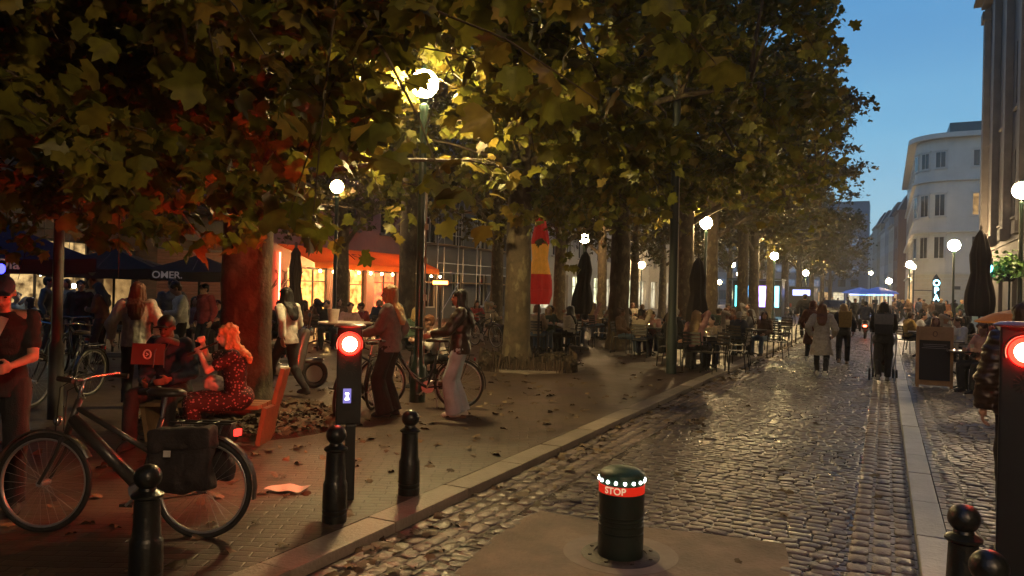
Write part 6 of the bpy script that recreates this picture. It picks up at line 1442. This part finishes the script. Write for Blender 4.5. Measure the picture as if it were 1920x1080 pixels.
q = D(1063, 605, 20.2); t = thing('menu_card', 'white printed menu sheet right of the red and yellow parasol', 'menu', (q.x, q.y, q.z), R(6))
m = MB(); m.box((0, 0, 0), (.20, .008, .40)); m.build('sheet', mk('paper', (.62, .60, .45), .7, var=.08), t)
m = MB(); [m.box((random.uniform(-.01, .01), -.006, .14 - i * .03), (.14 - .03 * (i % 3), .002, .008)) for i in range(10)]; m.build('print', mk('print_dark', (.1, .1, .08), .7), t)
m = MB(); m.cyl((0, .02, -q.z), (0, .02, .2), .012, n=6); m.build('stand', metal_d, t)
g = G(532, 918); m = MB(); bm = m.bm
vs = [[bm.verts.new((g.x - .15 + .30 * i / 6 + .02 * j, g.y - .10 + .20 * j / 4 - .05 * i / 6, .012 + .012 * math.sin(i * 1.7 + j * 1.1) + .012)) for j in range(5)] for i in range(7)]
for i in range(6):
    for j in range(4): bm.faces.new((vs[i][j], vs[i + 1][j], vs[i + 1][j + 1], vs[i][j + 1]))
tag(link('sheet_of_paper', evalmesh(m.mesh('p'), [('SOLIDIFY', dict(thickness=.002)), ('SUBSURF', dict(levels=1))], 'sheet_of_paper'), mk('litter_paper', (.62, .62, .58), .7, var=.06)), 'crumpled pale sheet of paper on the paving right of the pannier wheel', 'paper')
for k, (px, py, lb) in enumerate(((697, 943, 'curled brown leaf on the paving between the two left bollards'), )):
    pass
# hanging plant and cyan lamp on the right wall
q = D(1893, 505, 21.0); t = thing('hanging_plant', 'bright green hanging plant by the right-hand wall above the terrace', 'plant', (q.x, q.y, q.z))
rng = np.random.default_rng(3); P = rng.normal(0, 1, (900, 3)) * (.26, .26, .22); P[:, 2] = np.abs(P[:, 2]) - .05 - .5 * (np.hypot(P[:, 0], P[:, 1]) ** 1.5)
link('leaves', leaves_mesh('leaves', P, .11, rng, LEAFS, .3), mk('fresh_leaf', (.10, .22, .03), .5, var=.3, island=.5), t)
MB().lathe([(0, -.35), (.14, -.35), (.22, -.08), (.20, -.08), (0, -.1)], 16).build('pot', fr_d, t)
m = MB(); m.tube([(0, 0, -.30), (0, 0, -q.z)], .03, 8); m.build('post', iron2, t)
q = D(1856, 503, 20.9); t = thing('heater_lamp', 'small cyan glowing lamp beside the big folded parasol', 'lamp', (q.x, q.y, q.z))
m = MB(); m.ell((0, 0, 0), .07, .07, .11, n=12); m.build('bulb', glow('cyan_glow', (.1, .75, 1), 8), t, smooth=True)
m = MB(); m.cyl((0, .02, .14), (0, .02, .30), .09, .03, n=12); m.cyl((.09, .04, -q.z), (.09, .04, .3), .02, n=8); m.cyl((0, .03, .27), (.09, .04, .27), .015, n=6); m.build('stand', iron2, t)
# orange canoe-like awning scrap on the right, behind the signal column
q = D(1908, 592, 12.5); t = thing('small_parasol', 'orange parasol seen just above the right signal column', 'parasol', (q.x, q.y, 0))
MB().lathe([(.02, q.z + .12), (.35, q.z + .03), (.62, q.z - .10), (.62, q.z - .13), (.34, q.z), (.02, q.z + .09)], 24).build('canopy', mk('orange_cloth', (.62, .20, .03), .7, var=.15), t)
MB().cyl((0, 0, 0), (0, 0, q.z + .1), .02, n=8).build('pole', pole_m, t)
# outdoor grill / heater in the middle, orange glow
q = D(826, 530, 21.0); t = thing('patio_heater', 'glowing orange patio heater between the lamp post and the scaffolding', 'heater', (q.x, q.y, 0))
MB().cyl((0, 0, 0), (0, 0, q.z), .04, n=8).build('pole', pole_m, t)
MB().box((0, -.05, q.z), (.42, .06, .10), bev=.01).build('element', glow('heater_orange', (1, .22, .04), 9), t); MB().box((0, .02, q.z + .02), (.48, .08, .16), bev=.01).build('housing', metal_d, t)
# ------------------------------------------------------------------ vehicles and stalls far up the street
def car(label, p, h, paint, lit=True):
    t = thing('parked_car', label, 'car', p, h)
    m = MB(); prof = [(-2.1, .35), (-2.15, .75), (-2.05, .98), (-1.75, 1.05), (-1.35, 1.42), (.35, 1.46), (1.05, 1.02), (1.95, .88), (2.15, .65), (2.12, .32)]
    bm = m.bm; L_ = []
    for y, sc_ in ((-.88, .94), (-.80, 1.0), (.80, 1.0), (.88, .94)):
        L_.append([bm.verts.new((x, y * (1 if z < 1.0 else .84), .32 + (z - .32) * (sc_ if z > .4 else 1))) for x, z in prof])
    k = len(prof)
    for A_, B_ in zip(L_, L_[1:]):
        for q in range(k): bm.faces.new((A_[q], A_[(q + 1) % k], B_[(q + 1) % k], B_[q]))
    bm.faces.new(L_[0][::-1]); bm.faces.new(L_[-1]); m.build('body', paint, t, auto=35)
    for n_, pts in (('rear_window', [(-1.74, 1.08), (-1.40, 1.39)]), ('windscreen', [(.99, 1.08), (.42, 1.43)])):
        m = MB(); (x0, z0), (x1, z1) = pts; d = .012 if n_ == 'windscreen' else -.012
        m.poly([(x0 + d, -.62, z0 + .012), (x0 + d, .62, z0 + .012), (x1 + d, .60, z1 + .012), (x1 + d, -.60, z1 + .012)]); link(n_, evalmesh(m.mesh('w'), [('SOLIDIFY', dict(thickness=.008))], n_), glassd, t)
    for s in (-1, 1):
        m = MB(); m.prism([(-1.3, s * .752), (.8, s * .752), (.8, s * .742), (-1.3, s * .742)], 1.06, 1.34); m.build('side_window', glassd, t)
        m = MB(); m.box((-2.13, s * .66, .80), (.05, .26, .13), bev=.01); m.build('tail_light', glow('car_tail', (1, .04, .02), 18) if lit else MATS['reflector'], t)
        m = MB(); m.box((2.08, s * .66, .72), (.06, .3, .14), bev=.01); m.build('headlight', chrome, t)
        for x in (-1.3, 1.35):
            m = MB(); m.cyl((x, s * .72, .32), (x, s * .905, .32), .32, n=22); w_ = m.build('wheel', rub, t); m = MB(); m.cyl((x, s * .90, .32), (x, s * .912, .32), .2, n=14); m.build('rim', rimm, w_)
    m = MB(); m.box((-2.155, 0, .62), (.02, .5, .11)); m.build('number_plate', mk('plate', (.5, .5, .45), .5), t); return t
car('dark car with red tail lights stopped left of the blonde walker', GX(1566, 58), AWAY, mk('car_dark', (.02, .02, .03), .25, coat=.6))
car('second dark car with red tail lights at the right by the stalls', GX(1687, 82), AWAY + .1, mk('car_red', (.10, .015, .015), .25, coat=.6))
# van
t = thing('delivery_van', 'dark delivery van with pale blue lit side sign beyond the last plane trees', 'van', GX(1507, 66), AWAY)
m = MB(); m.prism([(-2.6, -1), (1.6, -1), (1.6, 1), (-2.6, 1)], .45, 2.5); m.build('cargo_box', mk('van_grey', (.05, .055, .06), .5), t, auto=30)
m = MB(); m.prism([(1.61, -.95), (2.7, -.95), (2.7, .95), (1.61, .95)], .45, 1.9); m.build('cab', MATS['van_grey'], t)
for x in (-1.7, 2.0):
    for s in (-1, 1): m = MB(); m.cyl((x, s * .8, .36), (x, s * 1.02, .36), .36, n=20); m.build('wheel', rub, t)
m = MB(); m.box((-2.62, 0, 2.0), (.03, 1.4, .5)); m.build('sign_panel', glow('blue_panel', (.35, .4, 1), 1.6), t)
for s in (-1, 1): m = MB(); m.box((-2.62, s * .85, .9), (.04, .15, .3)); m.build('tail_light', MATS['reflector'], t)
q = D(1418, 568, 60); t = thing('shop_kiosk', 'small kiosk with cyan and blue lit front behind the double trunks', 'kiosk', GX(1418, 60), AF)
m = MB(); m.prism([(-1.9, 0), (1.9, 0), (1.9, 2), (-1.9, 2)], 0, 2.9); m.build('booth', fr_d, t); m = MB(); m.box((0, -.3, 2.95), (4.2, 2.8, .12)); m.build('roof', fr_d, t)
for i, c_ in enumerate(((.1, .9, .9), (.1, .5, 1), (.5, .3, 1), (.2, .8, 1))): m = MB(); m.box((-1.35 + i * .9, -.03, 1.6), (.7, .05, 1.7)); m.build('lit_panel', glow('kiosk%d' % i, c_, 2.2), t)
# market stalls with blue canopies
gs = 'market stalls at the end of the street'
for px, Y, c_, lb in ((1612, 96, (.1, .25, .9), 'market stall with deep blue lit canopy, left of the two'), (1646, 88, (.2, .45, 1), 'market stall with bright blue lit canopy near the small right lamps')):
    t = thing('market_stall', lb, 'stall', GX(px, Y), AF + .2, gs)
    for x in (-1.6, 1.6):
        for y in (-1.1, 1.1): MB().cyl((x, y, 0), (x, y, 2.2), .04, n=8).build('leg', rimm, t)
    m = MB(); m.loft([(V((0, 0, 2.2)), 2.3, 1.6), (V((0, 0, 2.5)), 1.9, 1.2), (V((0, 0, 3.0)), .1, .1)], 4); m.build('canopy', mk('blue_canvas', (.03, .06, .22), .6, emit=(.08, .25, 1), strength=.12), t)
    m = MB(); m.box((0, -1.0, .45), (3.2, .6, .9)); m.build('counter', wood, t); m = MB(); m.box((0, -1.0, 2.05), (2.8, .06, .10)); m.build('light_bar', glow('stall_light', c_, 5), t)
# bar counter lights under the left parasols
for px, py, Y, lb, s_ in ((130, 478, 19.5, 'white strip light under the bar canopy at the far left', (.6, .06, .06)), (82, 512, 18.5, 'bright white lamp over the bar counter left of the slim grey post', (.16, .1, .14)), (137, 536, 19.0, 'small white lamp low on the bar counter right of the slim grey post', (.1, .08, .1))):
    q = D(px, py, Y); t = thing('bar_lamp', lb, 'lamp', (q.x, q.y, q.z), AU)
    m = MB(); m.box((0, 0, 0), s_, bev=.01); m.build('tube', glow('bar_white', (.85, 1, .9), 14), t); m = MB(); m.cyl((0, 0, s_[2] / 2), (0, 0, 3.0 - q.z + .4), .01, n=6); m.build('cord', fr_d, t)
q = D(2, 504, 5.2 + 1.2); t = thing('blue_lamp', 'small blue glowing lamp at the far left edge behind the cap', 'lamp', (q.x, q.y, 0)); m = MB(); m.ell((0, 0, q.z), .035, .035, .045, n=10); m.build('bulb', glow('blue_lamp', (.03, .03, 1), 5), t, smooth=True); m = MB(); m.cyl((0, 0, 0), (0, 0, q.z - .05), .015, n=6); m.build('stand', iron2, t)
# ------------------------------------------------------------------ thin mist volume, added to give the lights a glow
hz_ = MB(); hz_.box((60, 110, 14.0), (520, 420, 30.4)); 
hm = bpy.data.materials.new('glow_haze'); hm.use_nodes = True; nt = hm.node_tree; nt.nodes.clear()
o_ = nt.nodes.new('ShaderNodeOutputMaterial'); pv = nt.nodes.new('ShaderNodeVolumePrincipled')
pv.inputs['Density'].default_value = .0010; pv.inputs['Color'].default_value = (.9, .9, .92, 1); pv.inputs['Anisotropy'].default_value = .5
nt.links.new(pv.outputs[0], o_.inputs['Volume'])
hz_o = hz_.build('glow_haze', hm); tag(hz_o, kind='stuff')
cy.volume_bounces = 0

for o in bpy.data.objects:
    if o.get('label') and len(o['label'].split()) > 16: print('LONG', o.name, o['label'])
